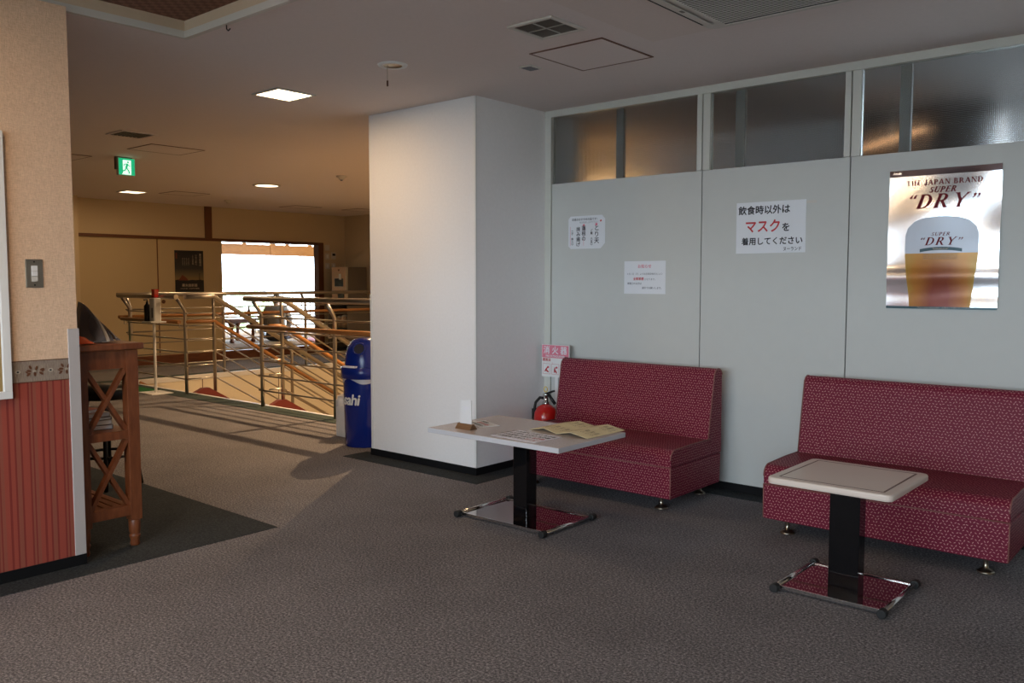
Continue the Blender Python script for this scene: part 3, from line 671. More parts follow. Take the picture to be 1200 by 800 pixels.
def glyph(ch):
    if ch == 'D': return stem(.08)+[R_(.08, .35, 1-TN, 1), R_(.08, .35, 0, TN)]+ring(.33, .5, .42, .5, -PI/2, PI/2, TK, TN), .82
    if ch in 'PR':
        g = stem(.08)+[R_(.08, .34, 1-TN, 1), R_(.08, .34, .46, .46+TN)]+ring(.33, .73, .28, .27, -PI/2, PI/2, TK, TN)
        return (g+[L_(.38, .48, .68, 0, TK), R_(.58, .80, 0, SF)], .80) if ch == 'R' else (g, .68)
    if ch == 'B': return stem(.08)+[R_(.08, .34, 1-TN, 1), R_(.08, .36, .49, .49+TN), R_(.08, .36, 0, TN)]+ring(.32, .75, .24, .25, -PI/2, PI/2, TK, TN)+ring(.35, .26, .28, .27, -PI/2, PI/2, TK, TN), .70
    if ch == 'Y': return [L_(.42, .46, .14, 1, TK), L_(.42, .46, .70, 1, TN+.02), R_(.345, .495, 0, .48), R_(.26, .58, 0, SF), R_(.0, .28, 1-SF, 1), R_(.58, .82, 1-SF, 1)], .82
    if ch == 'T': return [R_(.28, .43, 0, 1), R_(.19, .52, 0, SF), R_(.02, .69, 1-TN, 1), R_(.02, .06, .8, 1), R_(.65, .69, .8, 1)], .71
    if ch == 'H': return stem(.08)+stem(.54)+[R_(.2, .56, .48, .48+TN)], .80
    if ch == 'E': return stem(.08)+[R_(.1, .60, 1-TN, 1), R_(.1, .60, 0, TN), R_(.1, .48, .49, .49+TN), R_(.56, .60, 0, .2), R_(.56, .60, .8, 1), R_(.45, .48, .4, .62)], .66
    if ch == 'J': return [R_(.22, .37, .1, 1), R_(.14, .45, 1-SF, 1)]+ring(.17, .12, .20, .2, -PI, 0, TK, TN), .46
    if ch == 'A': return [L_(.08, 0, .40, 1, TN+.02), L_(.70, 0, .40, 1, TK), R_(.2, .6, .3, .3+TN), R_(-.02, .2, 0, SF), R_(.56, .84, 0, SF)], .82
    if ch == 'N': return [R_(.1, .15, 0, 1), R_(.70, .75, 0, 1), L_(.68, 0, .14, 1, TK), R_(.0, .25, 0, SF), R_(.58, .85, 1-SF, 1), R_(0, .2, 1-SF, 1)], .84
    if ch == 'U': return [R_(.1, .25, .25, 1), R_(.66, .71, .25, 1), R_(.03, .32, 1-SF, 1), R_(.58, .80, 1-SF, 1)]+ring(.405, .3, .305, .3, -PI, 0, .13, TN+.02), .80
    if ch == 'S': return ring(.31, .75, .23, .25, .15*PI, 1.5*PI, TN+.05, TN)+ring(.31, .26, .25, .27, -.85*PI, .5*PI, TK, TN)+[R_(.50, .54, .72, .95), R_(.06, .10, .05, .3)], .60
    if ch in '“”':
        s = 1 if ch == '“' else -1; g = []
        for q in (0, .22): g += [blob(.10+q, .84 if s < 0 else .80, .075, .075, 0), [(.10+q-.07*s, .80), (.10+q+.02*s, .80+.2*s*1.0), (.10+q+.07*s, .80+.19*s), (.10+q+.0*s, .80)][::s]]
        return g, .45
    return [], .30
def serif(body, hgt, mat, parent, fn, slant=0., xs=1.0, track=.06, name='lettering'):
    tot = sum(glyph(c_)[1]+track for c_ in body)-track; x = -tot/2; mb = MB()
    for c_ in body:
        g, adv = glyph(c_)
        for q_, poly in enumerate(g): mb.add([fn((x+px_+slant*(py_-.5))*hgt*xs, (py_-.5)*hgt, q_*.3) for px_, py_ in poly], [tuple(range(len(poly)))])
        x += adv+track
    return mb.build(name, mat, parent)
serif('THE JAPAN BRAND', .026, 'wine_ink', t, fnp(0., .289), 0, 1.14, .12)
serif('SUPER', .029, 'wine_ink', t, fnp(0., .250), .28, 1.12, .10)
serif('“DRY”', .072, 'wine_ink', t, fnp(.0, .192), .28, 1.20, .14)
serif('SUPER', .018, 'wine_ink', t, fnp(GX, .024, .0036), .28, 1.25, .10)
serif('“DRY”', .040, 'wine_ink', t, fnp(GX, -.012, .0036), .28, 1.30, .14)
lettering('"KARAKUCHI"', .012, 'print_pale', t, DUM, fn=fnp(GX, GZ+GH*.612+.016, .0034), bold=.0002)
for i in range(4): lettering('BREWED FROM THE FINEST INGREDIENTS UNDER STRICT', .0062, 'print_pale', t, DUM, fn=fnp(GX, GZ+GH*.590-.008*i, .0034))
lettering('Asahi', .020, 'foil', t, DUM, fn=fnp(-.225, .343, .0018), bold=.0004, shear=.2)
lettering('Please enjoy responsibly   お酒は二十歳になってから', .011, 'print_pale', t, DUM, fn=fnp(.02, -PH/2+.006, .0024))

# ------------------------------------------------------------------ fire extinguisher and its sign
t = thing('fire_extinguisher', (-3.622, 4.565, 0), 'red fire extinguisher with black hose in the corner beside the sofa', 'extinguisher')
MB().lathe([(.07, 0), (.08, .008), (.083, .03), (.083, .34), (.078, .38), (.06, .412), (.034, .428), (.026, .432)], (0, 0, 0), 28).build('cylinder', 'red_paint', t)
MB().lathe([(.026, .428), (.026, .447), (.018, .452), (.018, .487), (.022, .492), (.022, .507)], (0, 0, 0), 16).build('valve', 'chrome', t)
MB().tube([(-.01, 0, .477), (.03, -.005, .497), (.085, -.01, .442)], .011, 8).build('carry_handle', 'black_metal', t)
MB().bar((-.015, 0, .497), (.075, -.01, .53), .024, .012).build('lever', 'black_metal', t, .003)
MB().tube([(-.015, 0, .472), (-.045, -.01, .475), (-.078, -.015, .44), (-.092, -.02, .37), (-.091, -.02, .30)], .010, 8).build('hose', 'black_metal', t)
mb = MB(); mb.tube([(.0+.014*math.cos(a), -.004, .534+.018*math.sin(a)) for a in [2*PI*i/12 for i in range(13)]], .003, 6); mb.build('safety_pin', newmat('yellow_pin', (.75, .5, .04), .5), t)
t = thing('extinguisher_sign', (-3.638, 4.70, 0), 'red and white fire extinguisher sign on a slim white post', 'sign')
box('post', 'white', -.008, .018, -.006, .006, .01, .64, t); box('base', 'white', -.06, .07, -.045, .045, 0, .01, t)
sb = box('board', 'white', -.12, .12, -.014, -.006, .605, .83, t)
box('red_field', 'pink_ink', -.115, .115, -.0155, -.014, .738, .826, t)
fr0 = lambda x, z: ((x, -.0165, z), (1, 0, 0), (0, 0, 1))
lettering('消 火 器', .058, 'paper', t, fr0(0, .788), bold=.001); lettering('FIRE EXTINGUISHER', .0185, 'paper', t, fr0(0, .750), bold=.0004)
fr0 = lambda x, z: ((x, -.0148, z), (1, 0, 0), (0, 0, 1))
lettering('使用法', .024, 'red_ink', t, fr0(-.075, .722), bold=.0006)
for i, x in enumerate((-.075, .0, .075)):
    mb = MB()
    for a in (R_(-.032, .032, -.036, -.0345), R_(-.032, .032, .0345, .036), R_(-.032, -.0305, -.036, .036), R_(.0305, .032, -.036, .036)): mb.poly([(x+p_, .66+q_) for p_, q_ in a], fr0(0, 0))
    mb.poly(blob(x-.005, .655, .022, .006, .9+i*.5), fr0(0, 0)); mb.poly(blob(x+.004, .645, .018, .006, -.5-i*.4), fr0(0, 0)); mb.poly(blob(x+.012, .672, .008, .008, 0), fr0(0, 0))
    mb.build('pictogram', 'red_ink', t); lettering(str(i+1), .014, 'red_ink', t, fr0(x-.026, .70))
t = thing('outlet', (CX+.001, 4.655, .345), 'dark floor-level socket plate on the pillar behind the extinguisher', 'socket')
box('plate', 'black_metal', 0, .012, -.035, .035, -.035, .035, t, .002); box('socket_face', 'offwhite', .012, .014, -.012, .012, -.02, .012, t)

# ------------------------------------------------------------------ left wall things
t = thing('light_switch', (LX, 1.449, 1.30), 'steel light switch plate on the woven cream wallpaper', 'switch')
box('plate', 'steel', 0, .006, -.035, .035, -.06, .06, t, .003)
box('rocker', 'white', .006, .010, -.012, .012, .011, .033, t, .001); box('rocker', 'white', .006, .010, -.012, .012, -.011, .010, t, .001); box('pilot_lamp', 'offwhite', .006, .009, -.012, .012, -.034, -.013, t)
for z in (-.049, .049): MB().tube([(.005, 0, z), (.0072, 0, z)], .0035, 8).build('screw', 'black_metal', t)
t = thing('framed_board', (LX, .95, .78), 'white framed picture on the papered partition', 'picture')
Wf, Hf, ff = .39, 1.10, .032
for a in ((-Wf, Wf, 0, ff), (-Wf, Wf, Hf-ff, Hf), (-Wf, -Wf+ff, ff, Hf-ff), (Wf-ff, Wf, ff, Hf-ff)): box('frame_bar', 'white', 0, .028, a[0], a[1], a[2], a[3], t, .002)
box('picture', 'night', .002, .012, -Wf+ff, Wf-ff, ff, Hf-ff, t)

# ------------------------------------------------------------------ console shelf behind the partition
SX, SY0, SY1, SL = -4.0, 1.635, 1.925, .78
t = thing('console_shelf', (SX, SY0, 0), 'reddish wooden console shelf with crossed end braces and turned feet', 'shelf')
dY = SY1-SY0
def leg(x, y):
    b = .055; mb = MB().box(x-b, x, y-b/2, y+b/2, .13, .945)
    mb.lathe([(.018, 0), (.023, .012), (.020, .03), (.027, .05), (.022, .06), (.027, .075), (.0275, .13)], (x-b/2, y, 0), 14)
    mb.build('leg', 'wood_red', t, .002)
for x in (0, -SL+.055):
    for y in (.0275, dY-.0275): leg(x, y)
box('top_board', 'wood_red', -SL-.02, .025, -.015, dY+.02, .948, .978, t, .006)
box('apron', 'wood_red', -.05, -.012, .05, dY-.05, .86, .945, t); box('apron', 'wood_red', -SL+.05, -.05, dY-.04, dY-.015, .87, .945, t); box('apron', 'wood_red', -SL+.05, -.05, .015, .04, .87, .945, t)
box('shelf_rail', 'wood_red', -.045, -.006, .05, dY-.05, .525, .565, t, .002); box('shelf_rail', 'wood_red', -.045, -.006, .05, dY-.05, .155, .205, t, .002)
box('shelf_board', 'wood_red', -SL+.03, -.04, .02, dY-.02, .54, .56, t)
for k in range(6): box('slat', 'wood_red', -SL+.03, -.04, .02+k*.042, .052+k*.042, .18, .195, t)
for z0, z1 in ((.205, .525), (.565, .86)):
    MB().bar((-.026, .055, z0), (-.026, dY-.055, z1), .018, .034, (1, 0, 0)).build('cross_brace', 'wood_red', t); MB().bar((-.034, .055, z1), (-.034, dY-.055, z0), .018, .034, (1, 0, 0)).build('cross_brace', 'wood_red', t)
zz = .561
for k, (mt_, w1, h1, y1, lab) in enumerate((('book_b', .26, .022, 1.78, 'dark magazine at the bottom of the pile on the console shelf'), ('book_a', .25, .02, 1.77, 'pale magazine second from the bottom on the console shelf'), ('book_b', .24, .014, 1.765, 'thin dark magazine in the pile on the console shelf'), ('book_a', .23, .02, 1.755, 'pale magazine under the reddish booklet on the console shelf'))):
    b = thing('magazine', (SX-.26, y1, zz), lab, 'magazine', 'magazines on the console shelf', .08*k-.1)
    box('pages', 'paper', -w1/2+.003, w1/2-.003, -.083, .083, .002, h1-.002, b); box('cover', mt_, -w1/2, w1/2, -.086, .086, h1-.002, h1, b); box('cover', mt_, -w1/2, w1/2, -.086, .086, 0, .002, b); box('spine', mt_, -w1/2, w1/2, .083, .086, .002, h1-.002, b)
    zz += h1+.0006
b = thing('booklet', (SX-.21, 1.76, zz+.0004), 'reddish booklet lying on top of the magazine pile', 'booklet', None, .3)
box('pages', 'paper', -.048, .048, -.048, .048, .002, .016, b); box('cover', 'book_c', -.05, .05, -.05, .05, .016, .018, b); box('cover', 'book_c', -.05, .05, -.05, .05, 0, .002, b)
b = thing('brochure_holder', (SX-.20, 1.84, .979), 'curved smoky plastic sheets leaning on top of the console', 'brochures')
for k in range(4):
    g = MB().grid(lambda u, v, k=k: (-.16+.30*u, -.10+.045*k+.13*v*v*0+.12*math.sin(v*1.25)*.6-.03*k*v, .005+.185*math.sin((1-u)*1.45)**.8*(1-.14*k)*v+.002*k), 14, 8)
    o = g.build('plastic_sheet', ['plastic_dark', 'book_a', 'plastic_dark', 'plastic_dark'][k], b); o.modifiers.new('solid', 'SOLIDIFY').thickness = .002
b = thing('snack_packet', (SX-.07, 1.69, .979), 'crumpled orange packet lying on the console top', 'packet')
MB().grid(lambda u, v: (-.06+.12*u, -.045+.09*v, .003+.03*math.sin(PI*u)*math.sin(PI*v)+.004*math.sin(23*u+9*v)*math.sin(PI*u)), 14, 10).build('wrapper', 'snack', b).modifiers.new('solid', 'SOLIDIFY').thickness = .002
# black stool
t = thing('bar_stool', (-5.34, 2.36, 0), 'low black stool with a foot ring behind the console shelf', 'stool', None, .3)
MB().lathe([(.0, .55), (.165, .55), (.175, .575), (.175, .60), (.16, .625), (0, .632)], (0, 0, 0), 28).build('seat', 'black_metal', t)
for k in range(4):
    a = PI/4+k*PI/2; MB().tube([(.10*math.cos(a), .10*math.sin(a), .555), (.19*math.cos(a), .19*math.sin(a), 0)], .013, 8).build('leg', 'black_metal', t)
MB().tube([(.155*math.cos(a), .155*math.sin(a), .2) for a in [2*PI*i/28 for i in range(29)]], .009, 8).build('foot_ring', 'black_metal', t)

# ------------------------------------------------------------------ waste bins
BXc, BYc = -5.185, 4.275
t = thing('recycling_bin', (BXc, BYc, 0), 'tall blue plastic bin with domed lid and white lettering beside the pillar', 'bin')
MB().lathe([(.148, 0), (.152, .01), (.163, .53), (.163, .535)], (0, 0, 0), 36).build('bin_body', 'blue', t)
MB().grid(lambda u, v: ((.166+.004*math.sin(u*44)*v)*math.cos(2*PI*u), (.166+.004*math.sin(u*44)*v)*math.sin(2*PI*u), .532-v*(.035+.018*math.sin(u*13+1)+.012*math.sin(u*31))), 72, 3).build('bin_liner', 'bag', t)
ld = MB().lathe([(.172, .525), (.180, .53), (.180, .605), (.172, .612)], (0, 0, 0), 36).build('lid_rim', 'blue', t)
ca = math.atan2(-BYc, -BXc)           # towards the seating area
def dome(u, v):
    a = 2*PI*u; z = math.sin(v*PI/2); r = .150*math.cos(v*PI/2)**.7
    return (r*math.cos(a), r*math.sin(a), .610+.225*z**.9)
MB().grid(dome, 40, 14).build('lid_dome', 'blue', t)
nv = Vector((math.cos(ca-.30), math.sin(ca-.30), .45)).normalized(); hc = Vector((math.cos(ca-.30)*.124, math.sin(ca-.30)*.124, .752))
s1 = nv.cross(Vector((0, 0, 1))).normalized(); s2 = s1.cross(nv)
mb = MB(); mb.tube([hc-nv*.012, hc+nv*.010], .042, 24); mb.build('hole', 'hole', t)
mb = MB(); mb.tube([hc+nv*.010+(s1*math.cos(q)+s2*math.sin(q))*.045 for q in [2*PI*i/28 for i in range(29)]], .006, 8); mb.build('hole_ring', 'blue', t)
pa = ca+1.25-PI*.9
for k in range(2):
    o = MB().box(-.06, .06, -.016, .016, 0, .006).build('flattened_pack', 'pale_print', t); o.location = (.160*math.cos(ca-.75), .160*math.sin(ca-.75), .613+.0065*k); o.rotation_euler = (0, 0, ca-.75+PI/2+.1*k)
def wrapb(x, y, k=0):
    a = ca-.25+(x)/.161; r = .1645+.0022*(y/.1)+.0003*k; return Vector((r*math.cos(a), r*math.sin(a), .365+y))
lettering('Asahi', .115, 'white', t, DUM, fn=wrapb, bold=.0035, align='RIGHT', shear=.18, xs=.95, spacing=.92)
t = thing('waste_bin', (-5.585, 4.46, 0), 'small white plastic waste bin with a bag behind the blue bin', 'bin')
MB().poly(rounded_rect(.085, .10, .02), ((0, 0, .30), (1, 0, 0), (0, 1, 0)), .30).build('bin_body', 'white', t, .004)
MB().grid(lambda u, v: ((.09+.014*v+.006*math.sin(u*40))*math.cos(2*PI*u)*1.08, (.105+.014*v+.006*math.sin(u*37))*math.sin(2*PI*u)*1.08, .335-v*.075-.012*math.sin(u*29)*v), 60, 4).build('bin_liner', 'bag', t)

# ------------------------------------------------------------------ stairs and railings
BARZ = (.905, .765, .615, .465, .315, .165); SLOPE = .593; TOPZ, WOODZ = 1.09, .81
def post(t, x, y, ox, oy, z0=0, top=TOPZ):
    """upright that leans out to carry the top rail"""
    d = top-TOPZ
    MB().tube([(x, y, z0), (x, y, .93+d), (x+ox*.25, y+oy*.25, .975+d), (x+ox*.9, y+oy*.9, 1.065+d)], .019, 10).build('post', 'steel', t)
def bracket(t, x, y, ox, oy, z):
    MB().tube([(x, y, z-.06), (x+ox*.7, y+oy*.7, z-.06), (x+ox*.7, y+oy*.7, z-.015)], .006, 6).build('bracket', 'steel', t)
def rail_x(t, x0, x1, y, oy, posts, over0=0., over1=0.):
    for z in BARZ: MB().tube([(x0-.06, y-.0, z), (x1+.06, y-.0, z)], .0085, 8).build('bar', 'steel', t)
    MB().tube([(x0-over0, y+oy, TOPZ), (x1+over1, y+oy, TOPZ)], .027, 14).build('top_rail', 'steel', t)
    MB().tube([(x0-over0, y+oy*.7, WOODZ), (x1+over1, y+oy*.7, WOODZ)], .022, 12).build('wooden_handrail', 'wood_rail', t)
    for x in posts: post(t, x, y, 0, oy); bracket(t, x, y, 0, oy, WOODZ)
def rail_down(t, x, y0, yt, y1, ox, posts):
    """level from y0 to yt, then falling with the stair"""
    e = (y1-yt)*SLOPE
    for z in BARZ: MB().tube([(x, y0, z), (x, yt, z), (x, y1, z-e)], .0085, 8).build('bar', 'steel', t)
    MB().tube([(x+ox, y0, TOPZ), (x+ox, yt, TOPZ), (x+ox, y1, TOPZ-e)], .027, 14).build('top_rail', 'steel', t)
    MB().tube([(x+ox*.7, y0, WOODZ), (x+ox*.7, yt, WOODZ), (x+ox*.7, y1, WOODZ-e)], .022, 12).build('wooden_handrail', 'wood_rail', t)
    for y in posts: dz = max(0, (y-yt))*SLOPE; post(t, x, y, ox, 0, -dz-.05*(dz > 0), TOPZ-dz); bracket(t, x, y, ox, 0, WOODZ-dz)
B0X, A2X = -7.54, -9.04
t = thing('stair_railing', (0, 0, 0), 'steel railing with wooden handrail running from the stair head to the blue bin', 'railing')
rail_x(t, B0X, -5.02, PY0, -.1, (B0X, -6.36, -5.2), .13, 0)
rail_down(t, B0X, PY0+.08, 5.14, 8.4, .0, (5.14, 6.3, 7.4, 8.4))
t = thing('stair_railing', (0, 0, 0), 'steel railing with wooden handrail beside the hand sanitiser stand', 'railing')
rail_x(t, -10.36, A2X, PY0, -.1, (-10.36, A2X), .07, 0)
rail_down(t, A2X, PY0, 5.25, 8.4, .0, (5.25, 6.3, 7.4, 8.4))
t = thing('stair_railing', (0, 0, 0), 'long steel railing across the far side of the stairwell, before the sliding panels', 'railing')
fx = -10.80
for z in BARZ: MB().tube([(fx, 5.06, z), (fx, 9.3, z)], .0085, 8).build('bar', 'steel', t)
MB().tube([(fx-.1, 5.0, TOPZ), (fx-.1, 9.3, TOPZ)], .027, 14).build('top_rail', 'steel', t)
MB().tube([(fx-.07, 5.0, WOODZ), (fx-.07, 9.25, WOODZ)], .022, 12).build('wooden_handrail', 'wood_rail', t)
for y in (5.12, 6.42, 7.78, 9.15): post(t, fx, y, -.1, 0); bracket(t, fx, y, -.1, 0, WOODZ)
t = thing('lower_handrail', (0, 0, 0), 'wooden handrail falling along the cream wall of the stairwell', 'handrail')
for q in (0, .10): MB().tube([(WELL[0]+.08, 5.15, -.02-q), (WELL[0]+.08, 9.0, -.02-q-3.85*SLOPE)], .02, 10).build('handrail_bar', 'wood_rail', t)
for y in (5.5, 6.5, 7.5): MB().tube([(WELL[0], y, -.09-(y-5.15)*SLOPE), (WELL[0]+.08, y, -.09-(y-5.15)*SLOPE), (WELL[0]+.08, y, -.02-(y-5.15)*SLOPE)], .008, 6).build('bracket', 'steel', t)
st = struct(MB().box(A2X+.03, B0X-.03, WELL[2], WELL[2]+.02, -.2, -.001).build('trim_stair_head', 'tread'), 'stair flight going down')
for k in range(15):
    z = -.178*(k+1); y = WELL[2]+.02+.30*k
    box('tread', 'tread', A2X+.03, B0X-.03, y, y+.30, z-.05, z, st)
for x in (A2X, B0X):
    MB().extr([(WELL[2]-.01, .0), (WELL[2]+.10, .05), (WELL[2]+.18, .05), (9.3, .05-(9.3-WELL[2]-.18)*SLOPE), (9.3, -.35-(9.3-WELL[2]-.18)*SLOPE), (WELL[2]-.01, -.3)], x-.03 if x == A2X else x-.03, x+.03).build('stringer', 'stringer', st)

# hand sanitiser stand
t = thing('sanitiser_stand', (-9.36, 4.70, 0), 'slim white stand with a tray before the steel railing', 'stand')
box('foot_plate', 'white', -.16, .16, -.13, .13, 0, .012, t, .003); MB().tube([(0, 0, .01), (0, 0, .80)], .016, 10).build('stem', 'white', t); box('tray', 'white', -.11, .11, -.09, .09, .80, .815, t, .003)
b = thing('sanitiser_bottle', (-9.32, 4.70, .8155), 'white sanitiser bottle with a red cap on the stand tray', 'bottle')
MB().poly(rounded_rect(.055, .045, .018), ((0, 0, .26), (1, 0, 0), (0, 1, 0)), .26).build('bottle_body', 'white', b, .008); box('label_sticker', 'grey_ink', .0, .03, -.0456, -.045, .04, .15, b)
box('red_cap', 'red_paint', -.034, .034, -.025, .025, .265, .36, b, .003); MB().lathe([(.02, .258), (.02, .27)], (0, 0, 0), 12).build('neck', 'white', b)
b = thing('pump_dispenser', (-9.425, 4.66, .8155), 'black pump dispenser beside the white sanitiser bottle', 'dispenser')
MB().lathe([(.034, 0), (.036, .01), (.036, .17), (.015, .195), (.013, .22)], (0, 0, 0), 16).build('dispenser_body', 'black_metal', b); MB().tube([(0, 0, .21), (0, 0, .245), (.0, -.04, .24)], .008, 8).build('pump', 'black_metal', b)
t = thing('door_mat', (-9.95, 4.45, .001), 'bright green mat on the carpet before the railing', 'mat'); box('mat_sheet', 'green_mat', -.55, .40, -.42, .38, 0, .010, t, .003)
# poster on the sliding panel
t = thing('exhibition_poster', (BX-.004, 6.95, 1.408), 'dark night-sky poster with a red mountain on the cream sliding panel', 'poster')
box('poster_sheet', 'night', 0, .004, -.24, .24, -.331, .331, t)
FP = lambda z=0.0045: ((z, 0, 0), (0, 1, 0), (0, 0, 1))
MB().poly([(-.24, -.331), (.24, -.331), (.24, -.13), (.2, -.13), (.19, -.12), (.175, -.125), (.173, -.02), (.165, -.02), (.163, -.125), (.1, -.13), (.05, -.125), (-.03, -.135), (-.1, -.13), (-.18, -.12), (-.24, -.13)], FP()).build('printed_skyline', 'print_black', t)
MB().poly([(-.19, -.135), (-.15, -.09), (-.125, -.05), (-.10, -.06), (-.05, -.10), (-.02, -.135)], FP(.0050)).build('printed_mountain', 'mountain', t)
lp = lambda s_, sz, y, z, b=.0006: lettering(s_, sz, 'print_pale', t, ((.0056, y, z), (0, 1, 0), (0, 0, 1)), bold=b)
lp('\n'.join('幕末前夜の'), .040, .185, .185); lp('\n'.join('いない町へ'), .036, .115, .185); lp('\n'.join('ここは日本'), .03, .06, .185)
for k in range(4): lp('\n'.join('幕末の街並歩く'), .018, -.01-k*.033, .15, 0)
lp('幕末維新展', .052, .0, -.215, .001); lp('二〇二〇 春 ー 秋 城下町 博物館', .022, 0, -.262)
box('red_stamp', 'mountain', .0045, .0055, -.225, -.20, .20, .29, t)

# ------------------------------------------------------------------ raised room: low tables, bottle, seated person
def low_table(x, y, sx, sy, h, label):
    t = thing('low_table', (x, y, FZ), label, 'table')
    box('table_top', 'wood_dark', -sx/2, sx/2, -sy/2, sy/2, h-.035, h, t, .006); box('apron', 'wood_dark', -sx/2+.05, sx/2-.05, -sy/2+.05, sy/2-.05, h-.08, h-.035, t)
    for a in (-1, 1):
        for b in (-1, 1): MB().lathe([(.035, 0), (.045, .02), (.03, .06), (.028, h-.17), (.06, h-.11), (.075, h-.08)], (a*(sx/2-.09), b*(sy/2-.09), 0), 12).build('leg', 'wood_dark', t)
    return t
low_table(-14.45, 8.82, .70, .62, .44, 'low dark carved-leg table carrying a brown bottle')
b = thing('bottle', (-14.25, 9.0, FZ+.4405), 'brown glass bottle on the low carved-leg table', 'bottle')
MB().lathe([(.03, 0), (.034, .006), (.034, .12), (.014, .17), (.012, .225)], (0, 0, 0), 16).build('glass', 'bottle', b); MB().lathe([(.014, .224), (.014, .238)], (0, 0, 0), 12).build('cap', 'offwhite', b)
low_table(-14.4, 11.2, .75, .9, .42, 'low dark table with a red box near the window')
b = thing('lacquer_box', (-14.35, 11.15, FZ+.4205), 'red lacquer box on the low table near the window', 'box'); box('box_body', 'red_paint', -.09, .09, -.12, .12, 0, .075, b, .004); box('lid', 'wood_dark', -.094, .094, -.124, .124, .075, .10, b, .004)
for (x, y, lab) in ((-13.45, 9.95, 'pink floor cushion beside the seated person'), (-13.6, 10.75, 'pink floor cushion beside the table with the red box')):
    b = thing('floor_cushion', (x, y, FZ), lab, 'cushion'); MB().grid(lambda u, v: (-.27+.54*u, -.27+.54*v, .012+.055*(math.sin(PI*u)*math.sin(PI*v))**.4), 16, 16).build('cushion_cover', 'cushion', b).modifiers.new('solid', 'SOLIDIFY').thickness = .01
# seated person, seen from behind
t = thing('person', (-13.9, 9.36, FZ), 'person in a brownish grey top sitting on the raised floor, seen from behind', 'person', None, math.radians(48))
def skin_mesh(name, verts, edges, mat, parent, root=0, sub=2):
    me = bpy.data.meshes.new(name); me.from_pydata([v[0] for v in verts], edges, [])
    o = bpy.data.objects.new(name, me); COL.objects.link(o); o.parent = parent
    md = o.modifiers.new('skin', 'SKIN'); sv = me.skin_vertices[0].data
    for i, v in enumerate(verts): sv[i].radius = v[1]; sv[i].use_root = i == root
    s2_ = o.modifiers.new('sub', 'SUBSURF'); s2_.levels = sub; s2_.render_levels = sub
    dg = bpy.context.evaluated_depsgraph_get(); m2 = bpy.data.meshes.new_from_object(o.evaluated_get(dg)); o.modifiers.clear(); o.data = m2; m2.name = name
    m2.materials.clear(); m2.materials.append(M[mat])
    for p in m2.polygons: p.use_smooth = True
    return o
# local +y faces away from the camera
pv = [((0, 0, .13), (.15, .12)), ((0, 0, .30), (.14, .105)), ((0, .01, .52), (.165, .11)), ((0, .02, .63), (.10, .08)), ((0, .03, .68), (.052, .052)), ((0, .045, .71), (.07, .08)), ((0, .05, .80), (.074, .088)), ((0, .05, .855), (.045, .05)),
      ((-.17, .02, .61), (.06, .06)), ((-.23, .06, .40), (.048, .048)), ((-.18, .28, .26), (.038, .038)), ((-.12, .36, .26), (.03, .02)),
      ((.17, .02, .61), (.06, .06)), ((.23, .06, .40), (.048, .048)), ((.18, .28, .26), (.038, .038)), ((.12, .36, .26), (.03, .02)),
      ((-.12, .1, .11), (.095, .085)), ((-.30, .34, .12), (.065, .065)), ((-.02, .42, .06), (.045, .045)), ((.06, .44, .05), (.04, .03)),
      ((.12, .1, .11), (.095, .085)), ((.30, .34, .12), (.065, .065)), ((.04, .30, .06), (.045, .045)), ((-.06, .30, .05), (.04, .03))]
pe = [(0, 1), (1, 2), (2, 3), (3, 4), (4, 5), (5, 6), (6, 7), (2, 8), (8, 9), (9, 10), (10, 11), (2, 12), (12, 13), (13, 14), (14, 15), (0, 16), (16, 17), (17, 18), (18, 19), (0, 20), (20, 21), (21, 22), (22, 23)]
skin_mesh('body', pv, pe, 'skin', t)
skin_mesh('shirt', [((0, 0, .11), (.185, .15)), ((0, 0, .30), (.17, .13)), ((0, .01, .52), (.185, .13)), ((0, .02, .635), (.13, .105)), ((0, .03, .675), (.075, .072)), ((-.17, .02, .605), (.08, .08)), ((-.235, .06, .40), (.065, .065)), ((-.19, .25, .27), (.052, .052)), ((.17, .02, .605), (.08, .08)), ((.235, .06, .40), (.065, .065)), ((.19, .25, .27), (.052, .052))], [(0, 1), (1, 2), (2, 3), (3, 4), (2, 5), (5, 6), (6, 7), (2, 8), (8, 9), (9, 10)], 'cloth', t)
skin_mesh('trousers', [((0, 0, .12), (.18, .13)), ((-.12, .1, .115), (.112, .10)), ((-.30, .34, .125), (.085, .08)), ((-.06, .42, .075), (.065, .06)), ((.12, .1, .115), (.112, .10)), ((.30, .34, .125), (.085, .08)), ((.08, .31, .075), (.065, .06))], [(0, 1), (1, 2), (2, 3), (0, 4), (4, 5), (5, 6)], 'book_b', t)
hm = MB().grid(lambda u, v: ((.088)*math.cos(2*PI*u)*math.sin(.02+v*(1.35+.95*max(0, -math.sin(2*PI*u)))), .045+(.105)*math.sin(2*PI*u)*math.sin(.02+v*(1.35+.95*max(0, -math.sin(2*PI*u)))), .79+.105*math.cos(.02+v*(1.35+.95*max(0, -math.sin(2*PI*u))))), 28, 12).build('hair', 'hair', t); hm.modifiers.new('solid', 'SOLIDIFY').thickness = .008

